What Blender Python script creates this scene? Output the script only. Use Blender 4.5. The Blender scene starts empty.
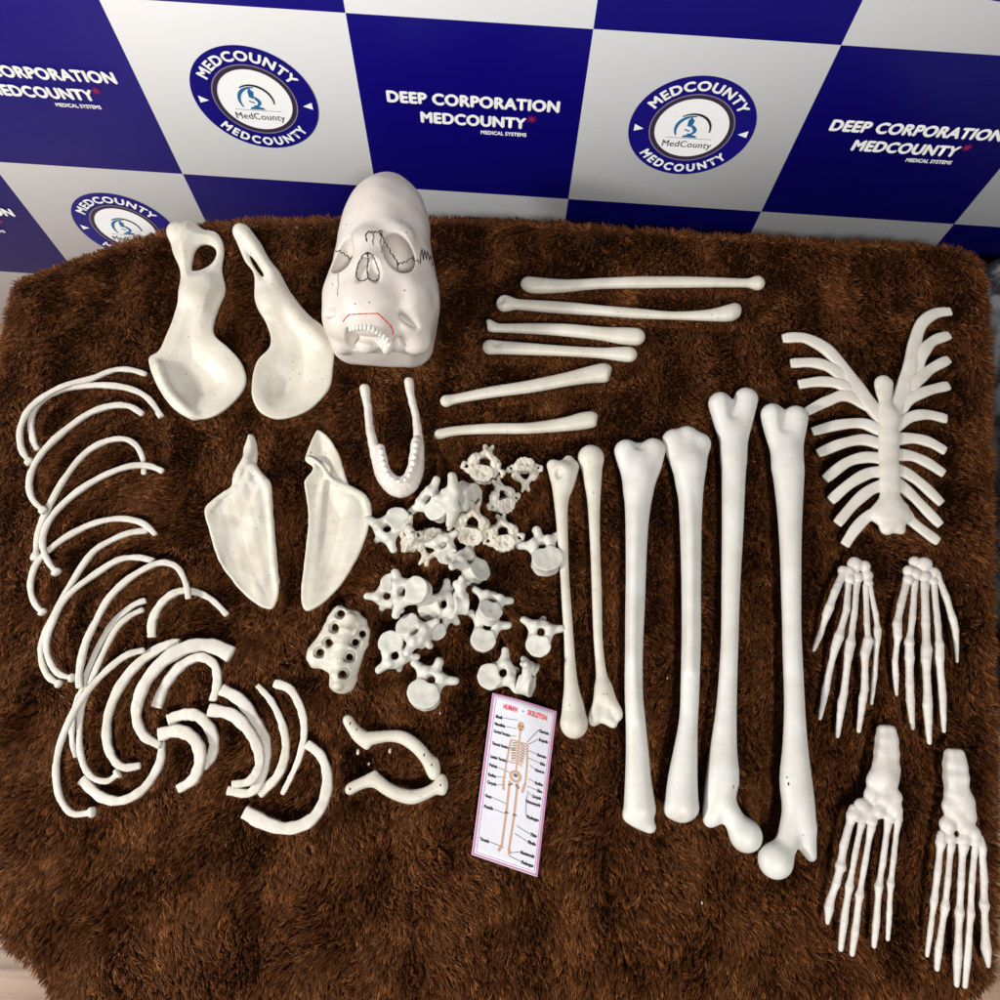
import bpy, math, random, time
import numpy as np
from mathutils import Vector, Matrix
from mathutils.bvhtree import BVHTree
random.seed(7); rng = np.random.default_rng(11)
SC = bpy.context.scene; COL = SC.collection
TZ = 470.0                        # table top above the floor, mm
HC = 800.0                        # lens above the table top, mm
FL = 797.0; PITCH = math.radians(20.35); ROLL = math.radians(3.72)
BD = 740.0                        # banner distance, mm
_L = np.array([0, math.sin(PITCH), -math.cos(PITCH)]); _U0 = np.array([0, math.cos(PITCH), math.sin(PITCH)]); _R0 = np.array([1., 0, 0])
_R = math.cos(ROLL)*_R0 + math.sin(ROLL)*_U0; _U = -math.sin(ROLL)*_R0 + math.cos(ROLL)*_U0
CAM = np.array([0, 0, HC])
def ray(x, y): return FL*_L + (x-500)*_R + (500-y)*_U
def P(x, y, z=0.0):
    """point on the horizontal level z (mm over the table) that was measured at this spot of the photo survey"""
    d = ray(x, y); t = (z-HC)/d[2]; return CAM + t*d
def S(x, y, z=0.0): return (z-HC)/ray(x, y)[2]      # mm per surveyed unit there

# ------------------------------------------------------------------ scene plumbing
def mesh_np(name, V, faces, smooth=True):
    me = bpy.data.meshes.new(name)
    V = np.asarray(V, np.float32)
    me.vertices.add(len(V)); me.vertices.foreach_set('co', V.ravel())
    if isinstance(faces, np.ndarray):
        n, k = faces.shape
        me.loops.add(n*k); me.loops.foreach_set('vertex_index', faces.astype(np.int32).ravel())
        me.polygons.add(n); me.polygons.foreach_set('loop_start', np.arange(0, n*k, k, dtype=np.int32))
    else:
        tot = np.array([len(f) for f in faces], np.int32)
        me.loops.add(int(tot.sum())); me.loops.foreach_set('vertex_index', np.concatenate([np.asarray(f) for f in faces]).astype(np.int32))
        me.polygons.add(len(faces)); me.polygons.foreach_set('loop_start', np.concatenate([[0], np.cumsum(tot)[:-1]]).astype(np.int32))
    me.update(calc_edges=True)
    if smooth: me.polygons.foreach_set('use_smooth', np.ones(len(me.polygons), bool))
    me.validate()
    return me
def link(o, parent=None):
    COL.objects.link(o)
    if parent is not None: o.parent = parent
    return o
def tag(o, label=None, cat=None, group=None, kind=None):
    if label: o['label'] = label
    if cat: o['category'] = cat
    if group: o['group'] = group
    if kind: o['kind'] = kind
    return o
ORG = {}
def put(name, V, faces, mat, parent=None, smooth=True, origin=None):
    """V in table mm.  Top-level: origin at the base.  Child: given in the frame of its parent."""
    V = np.asarray(V, float)
    if parent is None:
        o0 = np.array([(V[:, 0].min()+V[:, 0].max())/2, (V[:, 1].min()+V[:, 1].max())/2, V[:, 2].min()]) if origin is None else np.asarray(origin, float)
    else:
        o0 = ORG[parent.name]
    me = mesh_np(name, (V-o0)/1000, faces, smooth)
    me.materials.append(mat)
    o = bpy.data.objects.new(name, me); link(o, parent)
    if parent is None: o.location = (o0[0]/1000, o0[1]/1000, (o0[2]+TZ)/1000)
    ORG[o.name] = o0
    return o
def empty(name, o0):
    o = bpy.data.objects.new(name, None); o.empty_display_size = .02; link(o)
    o0 = np.asarray(o0, float); o.location = (o0[0]/1000, o0[1]/1000, (o0[2]+TZ)/1000); ORG[o.name] = o0
    return o
BONES = []     # (V) for pressing down the pile

# ------------------------------------------------------------------ materials
def mat(name):
    m = bpy.data.materials.new(name); m.use_nodes = True
    nt = m.node_tree; b = nt.nodes['Principled BSDF']; return m, nt, b
def nd(nt, t, **kw):
    n = nt.nodes.new(t)
    for k, v in kw.items():
        if hasattr(n, k): setattr(n, k, v)
    return n
def plain(name, col, rough=.5, spec=.5, metal=0):
    m, nt, b = mat(name); b.inputs['Base Color'].default_value = (*col, 1); b.inputs['Roughness'].default_value = rough
    b.inputs['Specular IOR Level'].default_value = spec; b.inputs['Metallic'].default_value = metal
    return m
def bone_mat(name, c1, c2, rough=.42, speck=True, bump=.25):
    m, nt, b = mat(name); L = nt.links
    tc = nd(nt, 'ShaderNodeTexCoord'); oi = nd(nt, 'ShaderNodeObjectInfo')
    add = nd(nt, 'ShaderNodeVectorMath', operation='ADD'); L.new(tc.outputs['Object'], add.inputs[0]); L.new(oi.outputs['Random'], add.inputs[1])
    n1 = nd(nt, 'ShaderNodeTexNoise'); n1.inputs['Scale'].default_value = 38; n1.inputs['Detail'].default_value = 4
    L.new(add.outputs[0], n1.inputs['Vector'])
    mix = nd(nt, 'ShaderNodeMix', data_type='RGBA'); mix.inputs['A'].default_value = (*c1, 1); mix.inputs['B'].default_value = (*c2, 1)
    mr = nd(nt, 'ShaderNodeMapRange'); mr.inputs['From Min'].default_value = .35; mr.inputs['From Max'].default_value = .7
    L.new(n1.outputs['Fac'], mr.inputs['Value']); L.new(mr.outputs[0], mix.inputs['Factor'])
    out = mix.outputs['Result']
    if speck:
        v = nd(nt, 'ShaderNodeTexNoise'); v.inputs['Scale'].default_value = 330; v.inputs['Detail'].default_value = 1
        L.new(add.outputs[0], v.inputs['Vector'])
        r2 = nd(nt, 'ShaderNodeMapRange'); r2.inputs['From Min'].default_value = .735; r2.inputs['From Max'].default_value = .78
        L.new(v.outputs['Fac'], r2.inputs['Value'])
        mx = nd(nt, 'ShaderNodeMix', data_type='RGBA'); mx.inputs['B'].default_value = (.18, .12, .07, 1)
        L.new(out, mx.inputs['A']); L.new(r2.outputs[0], mx.inputs['Factor']); out = mx.outputs['Result']
    L.new(out, b.inputs['Base Color'])
    b.inputs['Roughness'].default_value = rough
    b.inputs['Subsurface Weight'].default_value = .0
    n2 = nd(nt, 'ShaderNodeTexNoise'); n2.inputs['Scale'].default_value = 160; n2.inputs['Detail'].default_value = 6
    L.new(add.outputs[0], n2.inputs['Vector'])
    bp = nd(nt, 'ShaderNodeBump'); bp.inputs['Strength'].default_value = bump; bp.inputs['Distance'].default_value = .0015
    L.new(n2.outputs['Fac'], bp.inputs['Height']); L.new(bp.outputs[0], b.inputs['Normal'])
    return m
M_LONG = bone_mat('bone_white_plastic', (.56, .55, .52), (.48, .46, .41), .5, False, .14)
M_CREAM = bone_mat('bone_cream_plastic', (.53, .50, .43), (.45, .41, .33), .5, True, .25)
M_RIB = bone_mat('bone_rib_plastic', (.56, .53, .475), (.48, .44, .37), .48, False, .3)
M_VERT = bone_mat('bone_vertebra_plastic', (.50, .49, .44), (.42, .405, .345), .52, False, .35)
M_CERV = bone_mat('bone_small_vertebra_plastic', (.54, .505, .43), (.42, .37, .29), .5, True, .45)
M_SKULL = bone_mat('bone_skull_plastic', (.57, .52, .475), (.50, .44, .385), .5, False, .14)
M_HAND = bone_mat('bone_hand_plastic', (.54, .51, .475), (.46, .42, .375), .48, False, .3)
M_INK = plain('black_ink', (.01, .008, .008), .6)
M_RED = plain('red_ink', (.65, .03, .02), .6)
M_TOOTH = bone_mat('tooth_plastic', (.78, .74, .69), (.70, .66, .6), .35, False, .1)

# ------------------------------------------------------------------ signed distance fields + surface nets
def smin(a, b, k):
    if k <= 0: return np.minimum(a, b)
    h = np.maximum(k-np.abs(a-b), 0)/k
    return np.minimum(a, b) - h*h*k*.25
def smax(a, b, k): return -smin(-a, -b, k)
class Field:
    def __init__(s, lo, hi, h=1.0):
        s.lo = np.asarray(lo, float); s.h = h
        s.n = np.ceil((np.asarray(hi, float)-s.lo)/h).astype(int)+1
        s.F = np.full(s.n, 40.0, np.float32)
        s.ax = [(s.lo[i]+h*np.arange(s.n[i])).astype(np.float32) for i in range(3)]
    def sub(s, lo, hi):
        sl = []
        for i in range(3):
            a = int(max(0, math.floor((lo[i]-s.lo[i])/s.h))); b = int(min(s.n[i], math.ceil((hi[i]-s.lo[i])/s.h)+1))
            if b <= a: return None
            sl.append(slice(a, b))
        return tuple(sl), s.ax[0][sl[0]][:, None, None], s.ax[1][sl[1]][None, :, None], s.ax[2][sl[2]][None, None, :]
    def _op(s, lo, hi, fn, k, mode):
        r = s.sub(np.asarray(lo)-k-4, np.asarray(hi)+k+4)
        if r is None: return
        sl, X, Y, Z = r; d = fn(X, Y, Z)
        s.F[sl] = smin(s.F[sl], d, k) if mode == 'u' else smax(s.F[sl], -d, k)
    def seg(s, a, b, ra, rb, k=3, flat=1.0, mode='u'):
        a = np.asarray(a, float); b = np.asarray(b, float); R = max(ra, rb)
        A = a*[1, 1, 1/flat]; Bv = b*[1, 1, 1/flat]; u = Bv-A; L2 = float(u@u)+1e-9
        def fn(X, Y, Z):
            Zs = Z/flat
            t = np.clip(((X-A[0])*u[0]+(Y-A[1])*u[1]+(Zs-A[2])*u[2])/L2, 0, 1)
            return (np.sqrt((X-A[0]-t*u[0])**2+(Y-A[1]-t*u[1])**2+(Zs-A[2]-t*u[2])**2)-(ra+(rb-ra)*t))*min(1, flat**.5)
        s._op(np.minimum(a, b)-R, np.maximum(a, b)+R, fn, k, mode)
    def chain(s, pts, rs, k=3, flat=1.0, mode='u'):
        if len(pts) == 2: return s.seg(pts[0], pts[1], rs[0], rs[1], k, flat, mode)
        keep = s.F; s.F = np.full(s.n, 40.0, np.float32)      # the chain is one smooth limb before it blends with the rest
        for i in range(len(pts)-1): s.seg(pts[i], pts[i+1], rs[i], rs[i+1], .4, flat, 'u')
        s.F = smin(keep, s.F, k) if mode == 'u' else smax(keep, -s.F, k)
    def ell(s, c, r, k=4, rot=None, mode='u'):
        c = np.asarray(c, float); r = np.asarray(r, float); R = r.max()
        Q = np.eye(3) if rot is None else np.asarray(rot)          # rows = local axes
        def fn(X, Y, Z):
            x = X-c[0]; y = Y-c[1]; z = Z-c[2]
            l = [Q[i, 0]*x+Q[i, 1]*y+Q[i, 2]*z for i in range(3)]
            k0 = np.sqrt((l[0]/r[0])**2+(l[1]/r[1])**2+(l[2]/r[2])**2)
            k1 = np.sqrt((l[0]/r[0]**2)**2+(l[1]/r[1]**2)**2+(l[2]/r[2]**2)**2)+1e-6
            return k0*(k0-1)/k1
        s._op(c-R, c+R, fn, k, mode)
    def box(s, c, r, rad, k=4, rot=None, mode='u'):
        c = np.asarray(c, float); r = np.asarray(r, float)-rad; R = float(np.linalg.norm(r))+rad
        Q = np.eye(3) if rot is None else np.asarray(rot)
        def fn(X, Y, Z):
            x = X-c[0]; y = Y-c[1]; z = Z-c[2]
            q = [np.abs(Q[i, 0]*x+Q[i, 1]*y+Q[i, 2]*z)-r[i] for i in range(3)]
            return np.sqrt(sum(np.maximum(v, 0)**2 for v in q))+np.minimum(np.maximum(np.maximum(q[0], q[1]), q[2]), 0)-rad
        s._op(c-R, c+R, fn, k, mode)
    def slab(s, poly, z0, th, zc=None, holes=(), rad=2.0, k=3):
        """plate: poly (N,2) mm, centre height z0+zc(x,y,d), half thickness th(x,y,d)"""
        X = s.ax[0][:, None]+0*s.ax[1][None, :]; Y = s.ax[1][None, :]+0*s.ax[0][:, None]
        d = poly_sdf(poly, X, Y)
        din = d.copy()
        for hpoly in holes: d = smax(d, -poly_sdf(hpoly, X, Y), 2.0)
        c = z0+(zc(X, Y, -din) if zc else 0); t = th(X, Y, -d) if callable(th) else th+0*X
        a = (d+rad)[:, :, None]; b = np.abs(s.ax[2][None, None, :]-c[:, :, None])-(t[:, :, None]-rad)
        D = np.minimum(np.maximum(a, b), 0)+np.sqrt(np.maximum(a, 0)**2+np.maximum(b, 0)**2)-rad
        s.F = smin(s.F, D.astype(np.float32), k)
    def noise(s, amp, wl, seed=0):
        r = np.random.default_rng(seed); X = s.ax[0][:, None, None]; Y = s.ax[1][None, :, None]; Z = s.ax[2][None, None, :]
        acc = 0
        for i in range(5):
            v = r.normal(size=3); v *= 2*math.pi/(wl*r.uniform(.6, 1.5))/np.linalg.norm(v); p = r.uniform(0, 6.28)
            acc = acc+np.sin(v[0]*X+v[1]*Y+v[2]*Z+p)
        s.F += (amp*acc/3).astype(np.float32)
    def soften(s, n=1):
        for _ in range(n):
            for ax in range(3):
                F = s.F; G_ = F.copy(); c = [slice(None)]*3; a = list(c); b = list(c); c[ax] = slice(1, -1); a[ax] = slice(0, -2); b[ax] = slice(2, None)
                G_[tuple(c)] = .5*F[tuple(c)]+.25*(F[tuple(a)]+F[tuple(b)]); s.F = G_
    def hit(s, px, py):
        """first point of the solid met by the survey sight line"""
        d = ray(px, py); ts = np.linspace(.6, 1.35, 1600); Q = CAM+ts[:, None]*d
        I = np.round((Q-s.lo)/s.h).astype(int); ok = np.all((I >= 0) & (I < s.n), axis=1)
        for q, i, o in zip(Q, I, ok):
            if o and s.F[tuple(i)] < 0: return q
        return None
    def mesh(s):
        F = s.F; F[0] = F[-1] = 9; F[:, 0] = F[:, -1] = 9; F[:, :, 0] = F[:, :, -1] = 9
        S_ = F < 0; c = [(i, j, k) for i in (0, 1) for j in (0, 1) for k in (0, 1)]
        def sh(A, i, j, k): return A[i:A.shape[0]-1+i, j:A.shape[1]-1+j, k:A.shape[2]-1+k]
        cnt = np.zeros(np.array(F.shape)-1, np.int8)
        for q in c: cnt += sh(S_, *q)
        act = (cnt > 0) & (cnt < 8); idx = np.argwhere(act)
        vid = np.full(act.shape, -1, np.int32); vid[act] = np.arange(len(idx))
        val = np.stack([F[idx[:, 0]+i, idx[:, 1]+j, idx[:, 2]+k] for i, j, k in c], 1)
        pos = np.zeros((len(idx), 3)); num = np.zeros(len(idx))
        C = np.array(c, float)
        for a in range(8):
            for b in range(a+1, 8):
                if abs(C[a]-C[b]).sum() != 1: continue
                va, vb = val[:, a], val[:, b]; m = (va < 0) != (vb < 0)
                t = np.where(m, va/(np.where(m, va-vb, 1)), 0)
                pos += m[:, None]*(C[a]+t[:, None]*(C[b]-C[a])); num += m
        V = s.lo+s.h*(idx+pos/num[:, None])
        quads = []
        for ax in range(3):
            A = S_; sl0 = [slice(None)]*3; sl1 = [slice(None)]*3; sl0[ax] = slice(0, -1); sl1[ax] = slice(1, None)
            a0, a1 = A[tuple(sl0)], A[tuple(sl1)]
            E_ = np.argwhere(a0 != a1); o1, o2 = (ax+1) % 3, (ax+2) % 3
            E_ = E_[(E_[:, o1] > 0) & (E_[:, o2] > 0)]
            inside = a0[tuple(E_.T)]
            def cell(d1, d2):
                e = E_.copy(); e[:, o1] -= d1; e[:, o2] -= d2; return vid[tuple(e.T)]
            q = np.stack([cell(1, 1), cell(0, 1), cell(0, 0), cell(1, 0)], 1)
            q[~inside] = q[~inside][:, ::-1]
            quads.append(q)
        return V, np.concatenate(quads)
def poly_sdf(poly, X, Y):
    poly = np.asarray(poly, float); n = len(poly); d = np.full(X.shape, 1e9); sgn = np.ones(X.shape, bool)
    for i in range(n):
        a = poly[i]; b = poly[(i+1) % n]; e = b-a
        wx = X-a[0]; wy = Y-a[1]; t = np.clip((wx*e[0]+wy*e[1])/(e@e+1e-12), 0, 1)
        d = np.minimum(d, (wx-t*e[0])**2+(wy-t*e[1])**2)
        cnd = ((a[1] <= Y) & (Y < b[1]) & (e[0]*wy > e[1]*wx)) | ((b[1] <= Y) & (Y < a[1]) & (e[0]*wy < e[1]*wx))
        sgn ^= ~cnd if False else cnd
    d = np.sqrt(d); return np.where(sgn, d, -d)
def crom(pts, n=4, closed=False):
    p = np.asarray(pts, float); N = len(p); out = []
    segs = N if closed else N-1
    for i in range(segs):
        if closed: a, b, c, d = p[(i-1) % N], p[i], p[(i+1) % N], p[(i+2) % N]
        else: a, b, c, d = p[max(i-1, 0)], p[i], p[i+1], p[min(i+2, N-1)]
        for t in np.arange(n)/n:
            out.append(.5*((2*b)+(-a+c)*t+(2*a-5*b+4*c-d)*t*t+(-a+3*b-3*c+d)*t**3))
    if not closed: out.append(p[-1])
    return np.array(out)
def outline(pts, z, n=4):
    if callable(z):
        q = []
        for x, y in pts:
            p_ = P(x, y, 10)
            for _ in range(4): p_ = P(x, y, float(z(p_[0], p_[1])))
            q.append(p_[:2])
        return crom(q, n, True)
    return crom([P(x, y, z)[:2] for x, y in pts], n, True)
def field_for(P3, R, h=1.0, zlo=None, zhi=None):
    P3 = np.asarray(P3); R = np.asarray(R)[:, None] if np.ndim(R) else R
    lo = (P3-R).min(0)-5; hi = (P3+R).max(0)+5
    if zlo is not None: lo[2] = zlo
    if zhi is not None: hi[2] = zhi
    return Field(lo, hi, h)
def nodes(rows, n=3):
    """rows (px,py,z,r_px) -> smooth 3-D chain in mm"""
    q = crom([(*P(x, y, z), r*S(x, y, z)) for x, y, z, r in rows], n)
    return q[:, :3], np.maximum(q[:, 3], .6)

# swept tubes ---------------------------------------------------------------
def sweep(C, rw, rh, n=10, p=2.6, capr=.0):
    """C centre line, rw half width, rh half height arrays; superellipse section, closed ends"""
    C = np.asarray(C, float); m = len(C)
    T = np.gradient(C, axis=0); T /= np.linalg.norm(T, axis=1)[:, None]
    side = np.cross(T, [0, 0, 1.]); side /= np.linalg.norm(side, axis=1)[:, None]+1e-9
    up = np.cross(side, T)
    th = np.linspace(0, 2*math.pi, n, endpoint=False)
    cs = np.sign(np.cos(th))*np.abs(np.cos(th))**(2/p); sn = np.sign(np.sin(th))*np.abs(np.sin(th))**(2/p)
    rings = []
    def ring(i, off, s): return C[i]+T[i]*off+side[i]*(rw[i]*s*cs)[:, None]+up[i]*(rh[i]*s*sn)[:, None]
    rings.append(ring(0, -capr*1.0, .55)); rings.append(ring(0, -capr*.6, .86))
    for i in range(m): rings.append(ring(i, 0, 1))
    rings.append(ring(m-1, capr*.6, .86)); rings.append(ring(m-1, capr*1.0, .55))
    V = np.concatenate(rings+[[C[0]-T[0]*capr*1.1], [C[-1]+T[-1]*capr*1.1]]); k = len(rings); F = []
    for i in range(k-1):
        for j in range(n):
            a, b = i*n+j, i*n+(j+1) % n; F.append((a, b, b+n, a+n))
    for j in range(n):
        F.append((k*n, (j+1) % n, j)); F.append((k*n+1, (k-1)*n+j, (k-1)*n+(j+1) % n))
    return V, F

def bone_put(name, V, Fc, m, parent=None):
    BONES.append(np.asarray(V)); return put(name, V, Fc, m, parent)

def ball(c, r, n=8, rot=None):
    V = []; F = []
    Q = np.eye(3) if rot is None else rot
    for i in range(n+1):
        a = math.pi*i/n
        for j in range(n*2):
            b = math.pi*j/n; V.append(np.asarray(c)+Q@(np.array([math.sin(a)*math.cos(b), math.sin(a)*math.sin(b), math.cos(a)])*r))
    for i in range(n):
        for j in range(n*2):
            F.append((i*2*n+j, (i+1)*2*n+j, (i+1)*2*n+(j+1) % (2*n), i*2*n+(j+1) % (2*n)))
    return np.array(V), np.array(F)
# ------------------------------------------------------------------ long bones
def long_bone(name, label, cat, group, specs, m, k=4, flat=.85, h=1.1, wob=.25, cuts=(), seed=0, grooves=(), marks=()):
    """specs: list of chains of (px,py,dz,r_px)"""
    rmax = max(r*S(x, y) for ch in specs for x, y, dz, r in ch)
    z0 = 3+rmax*flat
    chains = [nodes([(x, y, z0+dz, r) for x, y, dz, r in ch]) if len(ch) > 1 else (np.array([P(ch[0][0], ch[0][1], z0+ch[0][2])]), np.array([ch[0][3]*S(ch[0][0], ch[0][1], z0)])) for ch in specs]
    A = np.concatenate([c[0] for c in chains]); R = np.concatenate([c[1] for c in chains])
    f = field_for(A, R, h)
    for c, r in chains:
        if len(c) == 1: f.ell(c[0], (r[0], r[0], r[0]*flat), k)
        else: f.chain(c, r, k, flat)
    for x, y, dz, r, d in cuts:
        c = P(x, y, z0+dz); rr = r*S(x, y, z0); f.ell(c, (rr, rr*d, rr), 3, mode='s')
    for x1, y1, x2, y2, dz, r in grooves:
        rr = r*S(x1, y1, z0); f.seg(P(x1, y1, z0+dz), P(x2, y2, z0+dz), rr, rr*.7, 8, mode='s')
    f.soften(4)
    if wob: f.noise(wob*.6, 70, seed)
    V, Fq = f.mesh()
    o = bone_put(name, V, Fq, m); tag(o, label, cat, group)
    if marks:
        t_ = BVHTree.FromPolygons(V.tolist(), Fq.tolist())
        for x, y, w_, h_ in marks:
            d = ray(x, y); h = t_.ray_cast(Vector(CAM), Vector(d/np.linalg.norm(d)))
            if h[0] is not None: Vm, Fm = ball(np.array(h[0])-np.array(h[1])*.2, np.array([w_, h_, .5]), 5); put('dark_speck', Vm, Fm, M_INK, o)
    return o
def prof(rows, dz=0): return [((a+b)/2, y, dz, (b-a)/2) for y, a, b in rows]

G_LEG = 'long leg bones in the row at the middle'; G_ARM = 'upper arm bones left of the leg bones'; G_FORE = 'forearm bones lying crosswise above'
long_bone('femur', 'white thigh bone with its knobbly end highest, left of the two longest', 'thigh bone', G_LEG,
    [prof([(412, 726, 742), (432, 723, 745), (456, 720, 747), (475, 721.5, 745.5), (530, 722, 743), (590, 721.5, 740), (638, 721, 738.5), (690, 718, 737), (720, 715, 736.5), (750, 710, 737), (780, 706, 739), (800, 703.5, 731), (815, 703.5, 724)]),
     [(721, 404, 2, 12.8), (725, 425, 0, 10.5), (730.5, 452, 0, 8)], [(746, 399, 1, 12), (741.5, 425, 0, 10), (736.5, 452, 0, 8)], [(733, 424, -1, 9), (733, 428, -1, 9)], [(722, 800, 0, 13), (733, 818, 1, 11), (740, 828, 2, 12)],
     [(746, 835.5, 3, 16.5)], [(712, 812, -2, 9), (709.5, 821, -2, 6.5)]], M_LONG, k=4, grooves=[(734, 388, 734, 412, 13, 5)], seed=1, marks=[(733.5, 786, .6, 2.6)])
long_bone('femur', 'white thigh bone with two black specks, rightmost of the long leg bones', 'thigh bone', G_LEG,
    [prof([(428, 776, 796), (446, 773, 801), (465, 771.5, 803.5), (480, 774, 803.5), (530, 779, 801.5), (590, 781.5, 801), (638, 782.5, 801.5), (690, 784, 804), (720, 784, 805.5), (750, 782.5, 808), (780, 780, 811.5), (805, 783, 814.5), (825, 790, 816)]),
     [(773.5, 415.5, 1, 13), (778, 440, 0, 11), (783.5, 464, 0, 8)], [(795.5, 417.5, 2, 12.5), (793, 440, 0, 11), (792, 464, 0, 8)], [(785, 438, -1, 11), (785, 442, -1, 11)], [(797, 812, 0, 14), (788, 840, 1, 11.5), (781, 853, 2, 12)],
     [(775.5, 860.5, 3, 17.5)], [(803, 830, -1, 13), (807, 845, -2, 9.5), (811, 856, -2, 6)]], M_LONG, k=4, grooves=[(785, 404, 785.5, 426, 13, 5)], seed=2, marks=[(789, 784, 1.3, 1.8), (787.3, 777.5, .9, 1.0), (803, 835, .8, .6)])
long_bone('tibia', 'white shin bone with a squared lower tip, leftmost of the four leg bones', 'shin bone', G_LEG,
    [prof([(456, 628, 652), (472, 623, 656), (490, 623, 653.5), (500, 624.5, 651.5), (530, 625.5, 648), (590, 625.5, 645.5), (638, 625, 643.5), (690, 624.5, 643), (720, 625.5, 645.5), (750, 626, 648.5), (780, 625, 651.5), (808, 623.5, 656)]),
     [(626.5, 451.5, 0, 12.5), (631, 470, 0, 11), (634, 486, 0, 7)], [(653, 450, 1, 12.5), (648, 470, 0, 12), (643, 486, 0, 7)], [(640, 452, -1, 10), (640, 456, -1, 10)], [(650, 462, 7, 5), (641, 480, 8, 4.5), (636, 510, 8, 4), (634, 570, 7.4, 3.6), (633, 650, 7.2, 3.4), (636, 720, 6.5, 3)], [(629, 816, 0, 7), (640, 820, 0, 9), (650, 827, 0, 6.5)]], M_LONG, k=4, grooves=[(643, 436, 640, 446, 9, 3)], seed=3)
long_bone('tibia', 'white shin bone with a broad domed top, second of the four leg bones', 'shin bone', G_LEG,
    [prof([(446, 677, 698), (462, 672, 706), (474, 674, 705), (486, 676, 703.5), (500, 678.5, 702.5), (530, 680, 701.5), (590, 681.5, 701), (638, 681.5, 701), (690, 680.5, 699.5), (720, 679, 698), (750, 674, 697.5), (780, 668, 697.5), (805, 664.5, 698.5)]),
     [(674.5, 441, 0, 12.5), (680, 460, 0, 11), (685, 474, 0, 7)], [(699, 444, 0, 12), (695, 460, 0, 11), (693.5, 474, 0, 7)], [(687, 438, 0, 12.5), (688, 450, 0, 11)], [(682, 462, 7, 5), (687, 485, 8, 4.5), (690, 520, 8, 4), (691, 590, 7.4, 3.6), (690, 670, 7, 3.2)], [(671, 810, 0, 7.5), (690, 808, 0, 8)]], M_LONG, k=4, cuts=[(684, 822, 12, 5, .8)], seed=4)
long_bone('humerus', 'cream upper arm bone with hinged end up and ball end down', 'arm bone', G_ARM,
    [prof([(474, 549, 577), (485, 551.5, 574), (500, 553.5, 569), (530, 556.5, 568), (590, 560.5, 570.5), (638, 563.5, 574), (675, 564, 577), (692, 563.5, 580), (705, 562, 584), (720, 561, 587)]),
     [(553, 465.5, 0, 6.8), (558, 478, 0, 5)], [(568.5, 460, 0, 5.5), (566, 474, 0, 6)], [(573, 466.5, 0, 6.5), (568, 478, 0, 5)], [(574, 725, 1, 13.6)]], M_CREAM, k=4, cuts=[(559, 473.5, 9, 4, 1.4)], seed=5)
long_bone('humerus', 'cream upper arm bone with ball end up and hinged end down', 'arm bone', G_ARM,
    [prof([(462, 579.5, 603), (475, 582.5, 602), (485, 584.5, 601.5), (500, 587, 600.5), (530, 589, 600), (590, 591.5, 602), (638, 593, 603), (675, 595.5, 607.5), (688, 594, 613), (698, 594, 615)]),
     [(591, 457.5, 1, 13.2)], [(603, 695, 0, 7), (594.5, 716, 0, 6.5), (593.5, 722, 0, 5)], [(606, 695, 0, 7), (616, 710, 0, 6), (617.5, 716, 0, 5.5)], [(597, 717, 0, 5), (606, 719, 0, 5.5), (613, 724, 0, 4.8)], [(604, 700, -1, 6), (605, 712, -1, 7)]], M_CREAM, k=3, cuts=[(602, 706, 9, 4.5, 1.4)], seed=6)

def zc(nds): return [(x, y, 0, r) for x, y, r in nds]
long_bone('ulna', 'long forearm bone farthest from the viewer, hooked right tip', 'forearm bone', G_FORE,
    [zc([(528, 284, 8), (535, 285.5, 8.8), (564, 286, 7), (600, 283.5, 6), (643, 282.3, 6.4), (708, 282.3, 5.8), (744, 283, 5), (752, 283, 6), (757, 283, 8)])], M_CREAM, flat=.8, seed=7)
long_bone('ulna', 'long forearm bone second from the back with flared ends', 'forearm bone', G_FORE,
    [zc([(505, 303.5, 9.2), (513, 304, 6.5), (521, 304.8, 5.8), (564, 307.8, 6.6), (600, 310.6, 5.8), (636, 313.4, 5.7), (672, 315.6, 4.6), (708, 315.4, 6.3), (729.6, 313, 8.8), (735, 309, 6.5)])], M_CREAM, flat=.8, cuts=[(501, 299, 8, 4.5, 1)], seed=8)
long_bone('radius_bone', 'short forearm bone third from the back with wide blunt right end', 'forearm bone', G_FORE,
    [zc([(488.5, 325, 6.8), (493, 327, 6), (500, 328, 5.2), (528, 328.6, 5.9), (564, 330, 7), (600, 333.6, 7.4), (621.6, 335.8, 9), (636, 336.7, 9.3)])], M_CREAM, flat=.75, cuts=[(484, 326, 0, 3.5, 1.5)], seed=9)
long_bone('radius_bone', 'short forearm bone fourth from the back with notched left end', 'forearm bone', G_FORE,
    [zc([(490, 347, 8.2), (499, 347.5, 7.5), (528, 349, 6.6), (564, 351, 5.9), (600, 353, 6), (618, 354, 7.6), (629, 354.5, 8.4)])], M_CREAM, flat=.75, cuts=[(497, 343, 8, 4.4, .8)], seed=10)
long_bone('radius_bone', 'short tilted forearm bone rising to a broken looking right end', 'forearm bone', G_FORE,
    [zc([(446.5, 401, 6.8), (456, 398.8, 5.3), (492, 392, 6.3), (528, 386.9, 7), (564, 379.9, 7.5), (589, 375, 9), (603.6, 373, 10.5)])], M_CREAM, flat=.75, cuts=[(615, 376, 2, 6.5, 1.2)], seed=12)
long_bone('radius_bone', 'short forearm bone nearest the viewer, just above the vertebrae', 'forearm bone', G_FORE,
    [zc([(439, 434.4, 5.8), (456, 430.8, 5.3), (492, 428.6, 5.8), (528, 428.3, 6), (564, 424.5, 7.6), (582, 421, 9.2), (591, 419.5, 9)])], M_CREAM, flat=.75, cuts=[(602, 421, 2, 5.5, 1.2)], seed=13)

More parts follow.
